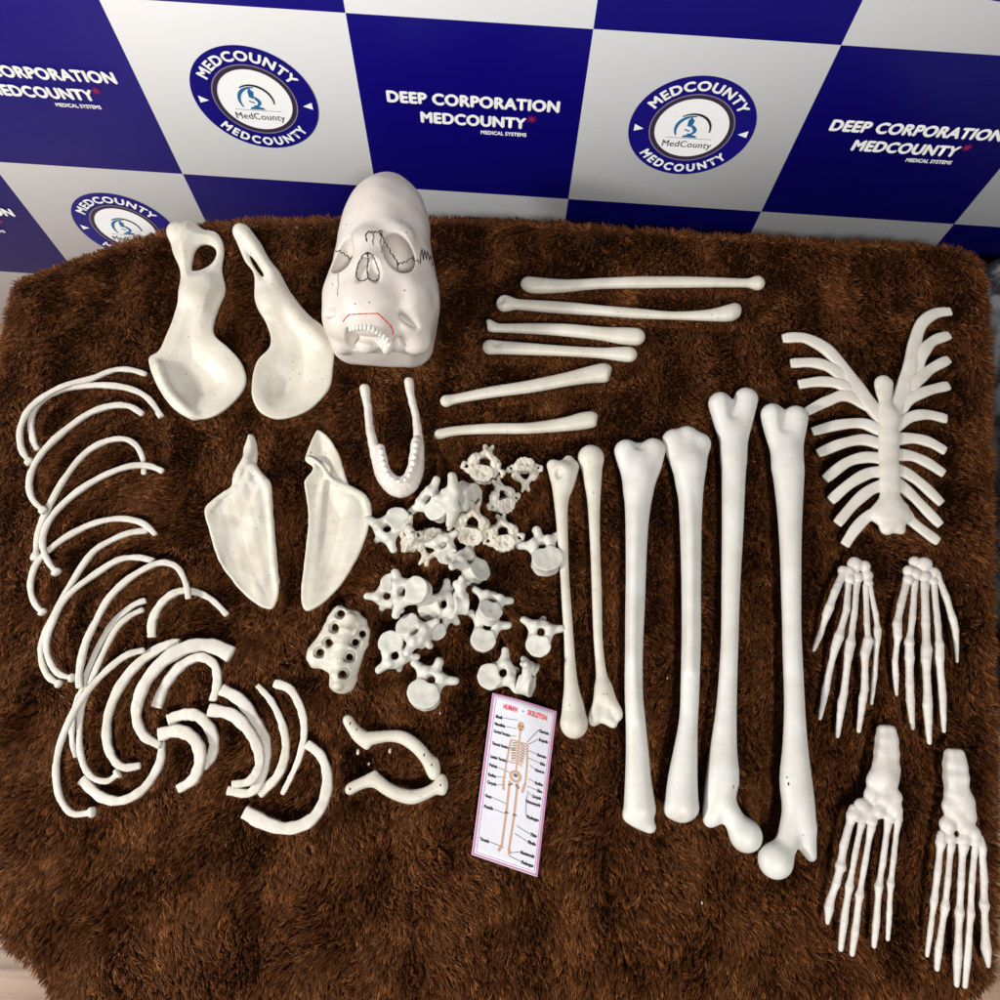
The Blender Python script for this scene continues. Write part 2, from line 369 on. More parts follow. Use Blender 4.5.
# clavicles
G_CLAV = 'pair of collar bones'
long_bone('clavicle', 'upper collar bone with stepped left end, below the sacrum', 'collar bone', G_CLAV,
    [zc([(348, 720, 5.5), (353.6, 729, 6), (364, 738, 7.2), (376, 737.5, 6.6), (389, 736, 6), (403, 737.6, 6.6), (417, 747, 6.6), (427, 759, 6.6), (432, 768, 7), (434, 774, 6.5)]),
     [(358, 735, 0, 5), (367, 748, 0, 3.2)], [(434, 768, 0, 6), (436, 760, 0, 3)]], M_CREAM, flat=.75, h=1., seed=14, marks=[(350, 723.5, .8, 1.8), (356.5, 730, .7, 1.6), (424, 755, .8, 1.8), (431.5, 765, .8, 1.4)])
long_bone('clavicle', 'lower collar bone with flared right end, nearest the viewer', 'collar bone', G_CLAV,
    [zc([(350, 789, 6.2), (360, 784, 6), (374, 780, 7), (386, 788, 6.8), (398, 794, 7), (412, 797, 7.2), (424, 794, 6.2), (434, 789, 6), (441, 784, 7)]),
     [(372, 780, 0, 5), (375.5, 771.5, 0, 2.6)], [(442, 777, 0, 4), (443, 792, 0, 4)]], M_CREAM, flat=.75, h=1., seed=15, marks=[(350, 789, 1, 1.3), (440.5, 785, .9, 1.3)])

# ------------------------------------------------------------------ plates: hips, shoulder blades, sacrum
def tilt_plane(px1, py1, z1, px2, py2, z2):
    a = P(px1, py1)[:2]; b = P(px2, py2)[:2]; u = b-a; L2 = u@u
    return lambda X, Y: z1+(z2-z1)*((X-a[0])*u[0]+(Y-a[1])*u[1])/L2
HIP1 = [(191.2, 221.8), (204, 230.8), (216.8, 234), (223.2, 243.6), (224.5, 256.4), (223, 272.4), (226.4, 291.6), (220, 307.6), (214.2, 326.8), (216.8, 338), (229.6, 349), (240.8, 362), (246.6, 378), (244, 390.8), (232.8, 405), (216.8, 416), (204, 420), (188, 418), (172, 406.8), (159.2, 387.6), (151.2, 368.4), (150.6, 358.8), (159.2, 352.4), (167.2, 336.4), (175.2, 317), (180, 298), (181, 272.4), (173.6, 253), (172, 238.8), (178.4, 227.6)]
HIP1H = [(205.6, 245.2), (213.6, 246.8), (216.8, 253.8), (212, 264.4), (201, 272.4), (192.8, 271.8), (192.8, 262.8), (197.6, 250)]
HIP2 = [(240.8, 230.2), (252, 234), (261.6, 246.8), (268, 261), (280.8, 275.6), (290.4, 294.8), (306.4, 314), (325, 329), (333.6, 346), (333.6, 368.4), (328.8, 390.8), (309.6, 410.6), (284, 420), (264.8, 416.4), (254.6, 403.6), (252.6, 381), (258.4, 362), (269.6, 349), (270.6, 334.8), (263.2, 317), (255.8, 298), (254.6, 275.6), (245.6, 262.8), (237.6, 243.6), (236, 234)]
HIP2H = [(248.6, 254), (254, 258.6), (260, 266), (265.6, 275), (263, 278), (255.5, 268.5)]
def hip(label, pts, hole, zt, bulge, sgn, dish, ridge, seed):
    pl = tilt_plane(*zt); zr = 24
    po = outline(pts, lambda X, Y: pl(X, Y)-2); ho = outline(hole, pl)
    lo = np.append(po.min(0)-8, -2); hi = np.append(po.max(0)+8, 75)
    f = Field(lo, hi, 1.15); dc = P(*dish, zr)
    def zcf(X, Y, d):
        r = np.sqrt((X-dc[0])**2+(Y-dc[1])**2)
        return pl(X, Y)-11*np.exp(-(r/48)**2)*np.clip(d/34, 0, 1)**1.3+2.2*np.sin((X-dc[0])/19+(Y-dc[1])/47)*np.clip(d/20, 0, 1)
    def th(X, Y, d):
        r = np.sqrt((X-dc[0])**2+(Y-dc[1])**2); w = np.clip((r-38)/40, 0, 1)
        return 2.2+w*5.5*np.clip(d/13, 0, 1)+.8*np.sin(X/17+Y/23)*np.clip(d/12, 0, 1)
    f.slab(po, 0, th, zcf, [ho], rad=1.5)
    for x, y, dz, r, fl in bulge:
        c = P(x, y, zr); c[2] = float(pl(c[0], c[1]))+dz; f.ell(c, (r, r, r*fl), 12)
    if ridge:
        q = [P(x, y, zr) for x, y, _, _ in ridge]
        for a, (x, y, dz, r) in zip(q, ridge): a[2] = float(pl(a[0], a[1]))+dz
        f.chain(crom(q, 3), np.interp(np.linspace(0, 1, 3*(len(q)-1)+1), np.linspace(0, 1, len(q)), [v[3] for v in ridge]), 9, 1)
    for x, y in hole[:0]: pass
    f.noise(.35, 26, seed)
    o = bone_put('hip_bone', *f.mesh(), M_CREAM); tag(o, label, 'hip bone', 'pair of hip bones beside the skull')
hip('hip bone with large oval hole, leftmost of the two', HIP1, HIP1H, (200, 225, 44, 200, 420, 13), [(200, 296, 3, 17, .55), (180, 240, 0, 9, 1)], 1, (200, 378),
    [(158, 366, 4, 4), (168, 391, 4, 4), (190, 411, 1, 3)], 21)
hip('hip bone with narrow slit hole, standing between other hip bone and skull', HIP2, HIP2H, (245, 235, 48, 285, 420, 13), [(275, 306, 3, 15, .6), (246, 242, 0, 7, 1)], -1, (294, 375),
    [(254, 250, 4, 4), (270, 275, 3, 5), (284, 300, 3, 6), (302, 325, 1, 7), (322, 342, 1, 4)], 22)

SC1 = [(252.4, 435.5), (257, 445), (258, 455.8), (256.3, 470), (264, 477), (270.6, 483), (271, 494.8), (272.7, 526), (274.5, 557), (277.6, 578), (279, 591), (276, 604), (269.3, 609.7), (252.4, 601.4), (234.2, 583), (218.6, 559.8), (209.5, 531), (204.8, 513), (207.7, 505), (221.2, 494.8), (231.6, 488.3), (234.2, 474), (243.3, 461), (244, 448)]
SC2 = [(318.7, 430), (330.4, 440), (340.8, 458.4), (349, 485.7), (361.6, 492), (370.7, 504), (369.4, 523.4), (361.6, 549.4), (346, 578), (327.8, 598.8), (309.6, 611.2), (303, 606.6), (301.5, 591), (304.4, 562.4), (308.3, 526), (307, 500), (304.4, 481.8), (313.5, 468.8), (305.7, 461), (307, 453), (313.5, 437.6)]
def scapula(label, pts, zt, chains, dish, seed):
    pl = tilt_plane(*zt); zr = 14
    po = outline(pts, pl, 3); lo = np.append(po.min(0)-8, -2); hi = np.append(po.max(0)+8, 48)
    f = Field(lo, hi, 1.0); dc = P(*dish, zr)
    zcf = lambda X, Y, d: pl(X, Y)-5.0*np.clip(d/34, 0, 1)**1.2+1.9*np.sin((X-dc[0])/8.5+(Y-dc[1])/40)*np.clip(d/12, 0, 1)+.8*np.sin((X-dc[0])/5-(Y-dc[1])/19)*np.clip(d/12, 0, 1)
    th = lambda X, Y, d: 1.9+.5*np.exp(-((d-2)/2.)**2)
    f.slab(po, 0, th, zcf, rad=1.1)
    for ch in chains:
        q = [P(x, y, zr) for x, y, _, _ in ch]
        for a, (x, y, dz, r) in zip(q, ch): a[2] = float(pl(a[0], a[1]))+dz
        f.chain(crom(q, 3), np.interp(np.linspace(0, 1, 3*(len(q)-1)+1), np.linspace(0, 1, len(q)), [v[3]*.9 for v in ch]), 4, 1)
    f.noise(.3, 14, seed)
    o = bone_put('shoulder_blade', *f.mesh(), M_CREAM); tag(o, label, 'shoulder blade', 'pair of shoulder blades')
scapula('left shoulder blade with knobbly pointed top, under the hip bones', SC1, (250, 440, 22, 262, 600, 8),
    [[(252, 440, 2, 2.5), (253, 452, 3, 4.5), (249, 464, 4, 5.5), (243, 473, 3, 5.5), (238, 484, 1, 4)], [(252, 470, 2, 4), (248, 482, 1, 3.5), (239, 489, 0, 3)], [(255, 470, 2, 4), (266, 484, 0, 4), (270, 500, 0, 3), (272, 530, 0, 2.6), (276, 580, 0, 2.6)], [(260, 488, -1, 3), (252, 510, -5, 3), (240, 530, -6, 2)], [(209, 512, 0, 2.4), (222, 498, 1, 2.2), (236, 489, 1, 2.6)]], (240, 540), 23)
scapula('right shoulder blade with a folded flap across its top, left of the jaw', SC2, (318, 440, 24, 310, 600, 8),
    [[(311, 462, 5, 2.0), (317, 465, 5, 2.4), (325, 472, 5, 2.6), (334, 484, 4, 3), (347, 489, 2, 3), (364, 499, 1, 2.6), (369, 515, 0, 2.2)], [(326, 480, 2, 3), (322, 496, -2, 4), (318, 530, -4, 4), (312, 580, -4, 3)]], (338, 520), 24)
SACR = [(338, 605.6), (347.6, 609), (359.6, 612.8), (368, 623.6), (369.7, 638), (364.4, 652.4), (359.6, 666.8), (354.8, 686), (346.4, 693.2), (336.8, 693), (329.6, 687), (329, 674), (321, 669), (311.6, 667.3), (306.8, 659.6), (308, 648.8), (318.8, 635.6), (328.4, 616.4)]
zr = 16; po = outline(SACR, zr, 3); f = Field(np.append(po.min(0)-8, -2), np.append(po.max(0)+8, 42), .85)
f.slab(po, 15, lambda X, Y, d: 4.5+5*np.clip(d/8, 0, 1), lambda X, Y, d: 3*np.clip(d/12, 0, 1), rad=3.5)
ax_ = [P(x, y, 26) for x, y in ((350, 617), (346, 630), (342, 645), (339, 660), (337, 676), (338, 686))]
f.chain(crom(ax_, 3), [4]*16, 6)
for q in ax_[::1]: f.ell(q+[0, 0, 1.5], (5, 3.2, 3.6), 2.5)
for x, y in ((340.9, 613.5), (335, 627.2), (328.9, 642.3), (320, 652), (362.5, 634), (355.3, 642.3), (349.5, 656.7), (342.6, 674)):
    c = P(x, y, 20); d = ray(x, y)/np.linalg.norm(ray(x, y)); f.ell(c+d*-5, (6, 6, 5), 2.5, mode='s'); f.seg(c-d*14, c+d*24, 3.6, 3.2, 1.5, mode='s')
f.noise(.5, 9, 3)
o = bone_put('sacrum', *f.mesh(), M_CREAM); tag(o, 'cream triangular tail bone plate with eight round holes', 'sacrum')

# ------------------------------------------------------------------ mandible
z0 = 15
jl = [(364.7, 389, 6, 5.6), (366, 398, 5, 4.6), (368, 409, 4, 4.2), (369.4, 425, 3, 4.4), (372.5, 440, 2, 5.2), (377, 456, 0, 6.6), (382, 472, 0, 8), (389, 483.5, 0, 8.4), (400.5, 489.5, 0, 9), (411.5, 483, 0, 8.4), (416.8, 470, 0, 7.4), (418.4, 455, 0, 6.4), (418.4, 440, 2, 5.4), (417, 425, 3, 4.4), (415, 412, 4, 4), (411, 396, 5, 4.2), (409, 382, 6, 5.2)]
c, r = nodes([(x, y, z0+dz, rr) for x, y, dz, rr in jl], 3)
f = field_for(c, r, .9, -1, 44); f.chain(c, r*.94, 3, 1.1)
alv = [(380.3, 448, 8, 4.6), (382.5, 460, 8, 5), (386.5, 472, 8, 5), (393, 479.5, 8, 5), (400.5, 481.5, 8, 4.8), (407.5, 478, 8, 4.8), (411.8, 468, 8, 4.8), (414, 455, 8, 4.6), (416, 441, 8, 4.8)]
c2, r2 = nodes([(x, y, z0+dz, rr) for x, y, dz, rr in alv], 3); f.chain(c2, r2, 3, 1)
f.noise(.3, 14, 5)
jaw = bone_put('lower_jaw', *f.mesh(), M_SKULL); tag(jaw, 'loose U shaped lower jaw bone with teeth, between shoulder blade and forearm bones', 'jaw bone')
q = crom([P(x, y, z0+14) for x, y, _, _ in alv], 8)
dist = np.concatenate([[0], np.cumsum(np.linalg.norm(np.diff(q, axis=0), axis=1))])
for i in range(14):
    s_ = dist[-1]*(i+.6)/14.2; p_ = np.array([np.interp(s_, dist, q[:, a]) for a in range(3)]); p2 = np.array([np.interp(s_+1, dist, q[:, a]) for a in range(3)])
    t_ = (p2-p_)/np.linalg.norm(p2-p_); Q = np.stack([t_, np.cross([0, 0, 1], t_), [0, 0, 1.]], 1)
    front = abs(i-6.5) < 3.5
    V, Fq = ball(p_+[0, 0, -2.0], np.array([2.5 if front else 3.4, 2.0 if front else 3.4, 4.2 if front else 3.6]), 6, Q)
    put('tooth', V+[0, 0, 1.2], Fq, M_TOOTH, jaw)

# ------------------------------------------------------------------ ribs
G_RIB = 'loose ribs spread over the left of the fur'
RIBS = [
 ('thin rib topmost of all, ending right below the left hip bone', [(145.2, 374), (129.6, 369.7), (112.8, 370.4), (91.2, 378.8), (67.2, 384.8), (45.6, 395.6), (28.8, 410), (20.4, 429), (21.6, 448.4), (30, 462.8)], 2.3, 2.8, 9, 0),
 ('thin rib nested just under the topmost one, its tip bent down at right', [(161.3, 416.7), (148.8, 399), (132, 389.6), (108, 385.5), (79.2, 386.5), (55.2, 392), (38.4, 404), (31.2, 422), (33.6, 441), (37.7, 449.6)], 2.6, 2.6, 5, 0),
 ('thin hooked rib third from the top at the left', [(142, 413.6), (129.6, 406.4), (112.8, 405.7), (91.2, 412.4), (69.6, 426.8), (48, 446), (34.8, 464), (29.3, 482), (32.4, 498.8), (44.4, 511.3)], 2.7, 2.7, 12, 0),
 ('rib whose curled right tip ends in a small knob crossed by another rib', [(144, 472.9), (142.8, 458), (135.6, 444.8), (122.4, 438.8), (103.2, 442.4), (84, 454.4), (64.8, 478.4), (48, 508.4), (38.4, 532.4), (36, 558.8)], 2.3, 2.9, 5, 0),
 ('long rib lying over the knobbed one, its lower end a round ball', [(162, 471), (148.8, 466), (129.6, 466.4), (105.6, 474.8), (79.2, 490.4), (57.6, 509.6), (45.6, 527.6), (42.7, 544.4), (48, 561), (57, 572.7)], 2.7, 2.7, 12, 1),
 ('rib with flat arch and ball end touching the left edge of the pile', [(154.8, 533.6), (141.6, 522.8), (120, 518.7), (96, 522.8), (72, 533.6), (52.8, 546.8), (37.2, 562.4), (31, 580), (31.5, 594), (36, 605), (43, 612.6)], 2.7, 2.6, 7, 1),
 ('rib running from mid left down to the outermost lower ball end', [(146, 531), (129.6, 533), (108, 542), (90.4, 555), (68.4, 588.4), (50.8, 621.4), (42, 643.4), (42, 661), (48.6, 676.4), (59.6, 684)], 2.6, 2.8, 5, 1),
 ('rib nested beside the outermost lower ball end, ending a little right of it', [(153, 561), (138.8, 557.6), (119, 559.8), (97, 573), (68.4, 595), (53, 621.4), (46.4, 645.6), (50.8, 663), (59.6, 674), (72.8, 678)], 2.7, 2.7, 11, 1),
 ('broad hooked rib curling down over the short arched rib', [(188.3, 598.3), (186, 584), (178.4, 568.6), (165.2, 562.7), (149.8, 566.4), (127.8, 579.6), (108, 599.4), (94.8, 623.6), (84.9, 645.6), (79.4, 672), (79.8, 687.4)], 2.4, 3.1, 14, 0),
 ('upper of two parallel thin ribs at the centre left', [(145.4, 600.5), (132.2, 606), (114.6, 621.4), (101.4, 641.2), (90.4, 665.4), (81.6, 691.8), (78, 697.5), (72.8, 722), (72.5, 741), (76.5, 756.4)], 2.6, 2.4, 5, 0),
 ('lower of two parallel thin ribs at the centre left, ball end below', [(142, 610), (130, 616), (116.8, 628), (105.8, 647.8), (94.8, 672), (87, 692), (81, 713), (79.6, 744), (84.2, 765.7), (93.5, 778), (107.5, 781), (118.3, 773.4)], 2.4, 2.8, 8, 1),
 ('longest rib sweeping to the lowest ball end at bottom left', [(143, 650.4), (126, 655.6), (104.4, 672.7), (82.7, 697.5), (67.2, 725.4), (57.9, 753.3), (56.3, 778), (61, 799.8), (73.4, 813.7), (93.5, 812)], 2.8, 2.9, 13, 1),
 ('broad C shaped rib with square upper tip, left of the wide cluster', [(180.3, 643.2), (160, 648.5), (138.5, 663.4), (120, 686.6), (109, 713), (106.9, 737.8), (112, 756.4), (123, 767.2), (140, 765.7)], 4.4, 3.2, 6, 0),
 ('widest flat rib with square cut right tip above the cluster', [(231.5, 654.7), (212.9, 646.3), (191, 646.3), (166.4, 658.7), (147.8, 678.9), (138.5, 700.6), (137, 719.2), (144.7, 736.2), (160, 745.5)], 6.8, 3.4, 11, 0),
 ('arched horseshoe rib under the widest flat one', [(156.5, 706.8), (166.4, 683.5), (182, 665), (200.5, 657.2), (214.4, 665), (217.5, 682), (212.9, 700.6)], 4.6, 3.4, 6, 0),
 ('wide curved rib starting under the horseshoe rib, inner of a pair', [(209.8, 710), (231.5, 714.5), (247, 728.5), (257.8, 747), (259.4, 765.7), (250, 781), (233, 784.3)], 5.8, 3.4, 11, 0),
 ('wide curved rib starting under the horseshoe rib, outer of a pair', [(222.2, 689.7), (240.8, 700.6), (256.3, 722.3), (265.6, 744), (264, 768.8), (251.6, 792), (228.4, 790.5)], 5.4, 3.8, 6, 0),
 ('slender bow shaped rib just right of the wide pair', [(257.8, 685.7), (271.8, 702), (282.6, 725.4), (285.8, 750.2), (278, 775), (259.4, 793.6)], 2.4, 4.4, 5, 0),
 ('slender bow shaped rib with knobbed top, right of another slender one', [(274.9, 683.5), (290.4, 689.7), (301.3, 710), (304.3, 731.6), (299.7, 756.4), (290.4, 778), (282.6, 793.6)], 4.0, 2.1, 6, 0),
 ('big crescent rib at the lower right of the rib pile', [(307.4, 744), (321.4, 756.4), (327.6, 778), (323, 803), (309, 821.5), (287.3, 828.3), (265.6, 823), (245.4, 812)], 3.8, 6.2, 11, 0),
 ('short thick hook rib, upper of the two inside the cluster', [(169.5, 720.7), (185, 714.5), (200.5, 717.6), (212.9, 734.7), (212.9, 753.3), (203.6, 767)], 5.6, 4.0, 5, 0),
 ('short thick hook rib, lower of the two inside the cluster', [(159.6, 734.7), (178.8, 731), (194.3, 739.3), (200.5, 756.4), (194.3, 778), (178.8, 789)], 6.0, 4.2, 11, 0),
 ('upturned crescent rib below the broad C shaped rib', [(161.7, 742.4), (160, 762.6), (144.7, 787.4), (123, 800.4), (101.3, 796.7), (82.7, 779.6)], 3.2, 4.6, 5, 0),
 ('short arched rib lying alone above the rib cluster', [(152, 636.8), (153, 619.2), (163, 601.6), (178.4, 591.7), (193.8, 591.7), (211.4, 599.4), (226.8, 614.8)], 3.8, 2.4, 5, 0)]
for i, (lab, pts, r0, r1, zb, knob) in enumerate(RIBS):
    n = len(pts); rows = []
    rr = random.Random(i)
    for j, (x, y) in enumerate(pts):
        u = j/(n-1); rows.append((x, y, zb+3.5*math.sin(math.pi*u), r0+(r1-r0)*u))
    q = crom([(*P(x, y, z), r*S(x, y, z)) for x, y, z, r in rows], 9)
    m = len(q); w = q[:, 3]*1.12; u = np.linspace(0, 1, m)
    w *= 1+.06*np.sin(u*23+i)+.05*np.sin(u*57+2*i)
    hgt = np.minimum(w*.75, 2.5+.25*w)
    if knob or i in (0, 2, 3):        # rounded head of the rib with its neck
        e = np.abs(u-.955)/.03
        w = np.where(u > .975, w*1.0+1.5, w*(1-.16*np.exp(-e*e))); hgt = np.where(u > .975, hgt+1.6, hgt)
        V, Fc = sweep(q[:, :3], w, hgt, 16, 3.4, capr=2.0)
    else: V, Fc = sweep(q[:, :3], w, hgt, 16, 4.5, capr=.8)
    V = V+.12*rng.normal(size=V.shape)
    o = bone_put('rib', V, Fc, M_RIB); tag(o, lab, 'rib', G_RIB)

# ------------------------------------------------------------------ sternum with cartilages
f_rows = [(884, 384, 0, 9.4), (884, 393, 0, 8), (885, 402, 0, 6.4), (887.5, 412, 0, 9.8), (889, 419, 0, 10.8), (889, 426, 0, 9.8), (889, 436, 0, 10.8), (889, 444, 0, 9.8), (889, 454, 0, 10.8), (889, 461, 0, 9.8), (889.5, 470, 0, 10.8), (890, 477, 0, 9.8), (890, 486, 0, 10.8), (890, 494, 0, 10), (891, 510, 0, 13), (888, 522, -1, 9)]
c, r = nodes([(x, y, 13+dz, rr) for x, y, dz, rr in f_rows], 3)
f = field_for(c, r+12, .9, -1, 32)
f.chain(c, r, 4, .5); wg = [P(x, y, 11) for x, y in ((866, 519), (873, 513), (882, 508), (900, 508), (906, 512), (911, 518))]; f.chain(crom(wg, 3), list(6.2-2.2*np.abs(np.linspace(-1, 1, 16))**2), 7, .6)
for (x, y, rr) in ((880, 516, 8), (901, 517, 8), (891, 521, 10), (886, 529, 6), (900, 529.5, 5.5)): c = P(x, y, 12); f.ell(c, (rr, rr, rr*.6), 6)
f.noise(.3, 14, 9)
V, Fq = f.mesh()
st = empty('breastbone', [V[:, 0].mean(), V[:, 1].mean(), 4]); tag(st, 'flat breastbone with branching rib cartilages above the two hands', 'breastbone')
bone_put('sternum_plate', V, Fq, M_RIB, st)
CART = [[(783, 338.6), (796, 337.5), (808.6, 339.5), (827.5, 350.4), (843.7, 369.3), (859.9, 392.6), (880, 414)], [(791, 363.4), (814, 362.9), (832.9, 369.3), (851, 382)], [(799, 384.5), (822, 381.8), (843.7, 385.8), (862, 396)], [(807, 411.5), (827.5, 401.3), (849, 396.3), (872, 408)],
 [(812.6, 431.7), (838.3, 425), (862.6, 423.6), (880, 430.4)], [(818, 453.3), (841, 443.9), (862.6, 439.8), (880, 443.9)], [(825.3, 479), (846.4, 462.8), (865.3, 457.4), (881.5, 458.7)], [(830.7, 500.6), (849, 484.4), (868, 473.6), (882.8, 472.2)], [(837.5, 523.5), (854.5, 503.3), (870.7, 489.8), (884.2, 485.7)], [(845, 545), (854.5, 530.2), (868, 516.4), (884, 511)],
 [(950.3, 311.6), (935.5, 313.5), (922, 323.4), (915.2, 341.3), (911.2, 362.9), (901.4, 393.3), (890.3, 412.8)], [(949, 335.4), (932.8, 341.3), (922, 354.8), (911.5, 375.7)], [(948.4, 359.6), (930, 369.6), (915.2, 383), (906, 395)], [(948.4, 385.8), (927.4, 390.9), (908.5, 400), (896, 414)],
 [(946.3, 419), (927.4, 414.7), (911, 417), (895, 426.3)], [(945, 451), (930, 442.5), (913.9, 438.5), (897, 439)], [(943.6, 473.6), (927.4, 462.8), (911.2, 456), (896, 455)], [(941.4, 503.3), (924.7, 487), (911, 476.3), (897, 469.5)], [(940.3, 524.9), (922, 506), (908.5, 492.5), (895.7, 482)], [(938, 541.6), (919.3, 527.6), (903, 515), (893, 512)]]
INNER = {0: (886, 424), 1: (858, 390), 2: (872, 404), 3: (882, 416), 10: (888, 424), 11: (911, 384), 12: (905, 395), 13: (893, 418)}
for i, pts in enumerate(CART):
    pts = list(pts); main = i in (0, 10)
    if i in INNER: pts[-1] = INNER[i]
    else: pts.append((889+(i-6)*.3 if i < 10 else 889, pts[-1][1]+1.5))
    n = len(pts); rows = []
    for j, (x, y) in enumerate(pts):
        u = j/(n-1); rows.append((x, y, 8+4.4*u**.6-(3.2*max(0, u-.7)/.3 if not main else 1.5*u), 4.3+.9*u+(1.3 if main else 0)*u-(1.6*max(0, u-.75)/.25 if not main else 0)))
    q = crom([(*P(x, y, z), r_*S(x, y, z)) for x, y, z, r_ in rows], 8); u = np.linspace(0, 1, len(q))
    w = q[:, 3]*(1+.05*np.sin(u*17+i))*np.where(u < .05, .92, 1)
    V, Fc = sweep(q[:, :3], w*1.2*(1+.14*np.exp(-((u-.80)/.05)**2))*(1 if main else 1+.3*u**4), w*.5, 16, 3.2, capr=.7); bone_put('rib_cartilage', V, Fc, M_RIB, st)

# ------------------------------------------------------------------ hands and feet
def digit_mesh(rows, h=.8, k=1.5, flat=.95, seed=0):
    pts = [P(x, y, z) for x, y, z, r in rows]; rs = [r*S(x, y, z) for x, y, z, r in rows]
    f = field_for(pts, np.array(rs), h); f.chain(pts, rs, k, flat); f.soften(2); f.noise(.12, 8, seed); return f.mesh()
def rotz(deg):
    a = math.radians(deg); return np.array([[math.cos(a), math.sin(a), 0], [-math.sin(a), math.cos(a), 0], [0, 0, 1]])
def lumps(L_, z0, k=2, h=.8, flat=.8, seed=0):
    pts = [P(x, y, z0) for x, y, r in L_]; rs = [r*S(x, y, z0) for x, y, r in L_]
    f = field_for(pts, np.array(rs), h)
    g = np.random.default_rng(seed+3)
    for i, (p_, r_) in enumerate(zip(pts, rs)):
        if len(L_) > 12 and i < 3: f.box(p_, (r_*.88, r_*1.05, r_*flat), r_*.5, 6)
        else: f.ell(p_+[0, 0, (i*7 % 5)*.35], (r_*g.uniform(.98, 1.1), r_*g.uniform(1.02, 1.22), r_*flat), k, rotz(g.uniform(-30, 30)))
    if len(L_) > 12: f.soften(3)
    f.noise(.18, 12, seed); return f.mesh()
def hand_foot(kind, label, cat, group, core, digits, names, z0, zt, kk, flat, arch=0):
    c0 = P(core[0][0], core[0][1], 2)
    Vc, Fc = lumps(core, z0, kk, .85, flat, len(digits)+int(core[0][0]))
    t = empty(kind, [Vc[:, 0].mean(), Vc[:, 1].mean(), 3]); tag(t, label, cat, group)
    bone_put(names[0], Vc, Fc, M_HAND, t)
    for i, d in enumerate(digits):
        n = len(d); rows = []; y0 = d[0][1]; y1 = d[-1][1]
        for j, (x, y, r) in enumerate(d):
            u = (y-y0)/(y1-y0); rows.append((x, y, (z0)*(1-u)+zt*u+arch*math.sin(math.pi*min(u*1.2, 1)), r))
        # shafts are waisted between the joints
        rr = []
        for j in range(n-1):
            a, b = rows[j], rows[j+1]; rr.append(a)
            if abs(b[1]-a[1]) > 14 and j < n-2:
                rr.append(tuple(.72*np.array(a)+.28*np.array(b))[:3]+(min(a[3], b[3])*.9,)); rr.append(tuple(.3*np.array(a)+.7*np.array(b))[:3]+(min(a[3], b[3])*.92,))
        rr.append(rows[-1])
        V, Fq = digit_mesh(rr, .8, 1.2, .95, i+int(d[0][0])); bone_put(names[1], V, Fq, M_HAND, t)
HA = [[(844, 571.5, 4.5), (834.7, 592.5, 4.1), (829.4, 607.2, 4.6), (826.3, 615.6, 4.1), (820, 634.5, 3.4), (813.7, 650.3, 2)],
 [(847.9, 584, 3.8), (846.6, 609.3, 3.6), (838.9, 636.6, 4.9), (834.7, 649.2, 4.1), (827.3, 680.7, 3.5), (825.6, 689, 4), (820, 718.5, 2.2)],
 [(856.7, 583, 4), (854.2, 613.5, 3.5), (850.4, 643, 5), (848.3, 655.5, 4.2), (844, 693.3, 3.7), (842, 702, 4.2), (837.4, 736.4, 2.4)],
 [(865.7, 586, 3.6), (866.8, 624, 3.2), (868.3, 640.8, 5), (865, 653.4, 4.7), (864.7, 689, 3.8), (863, 698, 4), (858.8, 731, 2.4)],
 [(869.4, 586, 3.2), (875.6, 613.5, 3), (877.7, 630.3, 4), (876.6, 643, 3.5), (874.6, 674.4, 3), (871.4, 703.8, 2)]]
HB = [[(907, 581, 4.2), (900.8, 605, 3.9), (897, 624, 4.6), (897.7, 636.6, 4.2), (895, 661.8, 3), (895.6, 674.4, 3.2), (896.6, 694.4, 1.9)],
 [(914.5, 582, 4), (912.4, 617.7, 3.5), (909.2, 643, 5), (909.6, 657.6, 4.6), (909.6, 685, 4.2), (910.3, 699.6, 4.2), (912.4, 728, 2.4)],
 [(924.3, 584, 4.8), (925.6, 624, 4.3), (926.6, 649, 5.4), (926, 659.7, 5), (927.7, 697.5, 4.2), (927.5, 705, 4.8), (929.2, 742.7, 2.5)],
 [(933.4, 584, 3.8), (937.6, 624, 3.6), (939, 645, 4.8), (939, 657.6, 4.9), (942.4, 695.4, 4), (943.9, 731, 2.3)],
 [(936.6, 574, 4.2), (946, 596.7, 3.6), (952.3, 617.7, 3.8), (955.4, 630, 3.6), (957, 661.8, 1.8)]]
CA = [(844, 572, 5.5), (854.6, 564.8, 7), (864, 566.5, 5.6), (856.7, 577.8, 5.8), (848.3, 579, 5.4), (866.5, 575.7, 5.6), (868, 583, 4.6), (849, 572, 5)]
CB = [(914.5, 562, 5.6), (924, 565, 7), (908, 571.5, 5.6), (924, 577, 6.4), (914.5, 574, 5.8), (934, 573.6, 5.6), (932.7, 582, 4.6), (907.5, 580, 5)]
G_H = 'pair of hand skeletons'; G_F = 'pair of foot skeletons'
hand_foot('hand_skeleton', 'hand skeleton nearer the leg bones, its thumb splayed to the left', 'hand bones', G_H, CA, HA, ('wrist_bones', 'finger'), 12, 6, 1.6, .85, 6)
hand_foot('hand_skeleton', 'hand skeleton on the right, nearer the edge of the fur', 'hand bones', G_H, CB, HB, ('wrist_bones', 'finger'), 12, 6, 1.6, .85, 6)
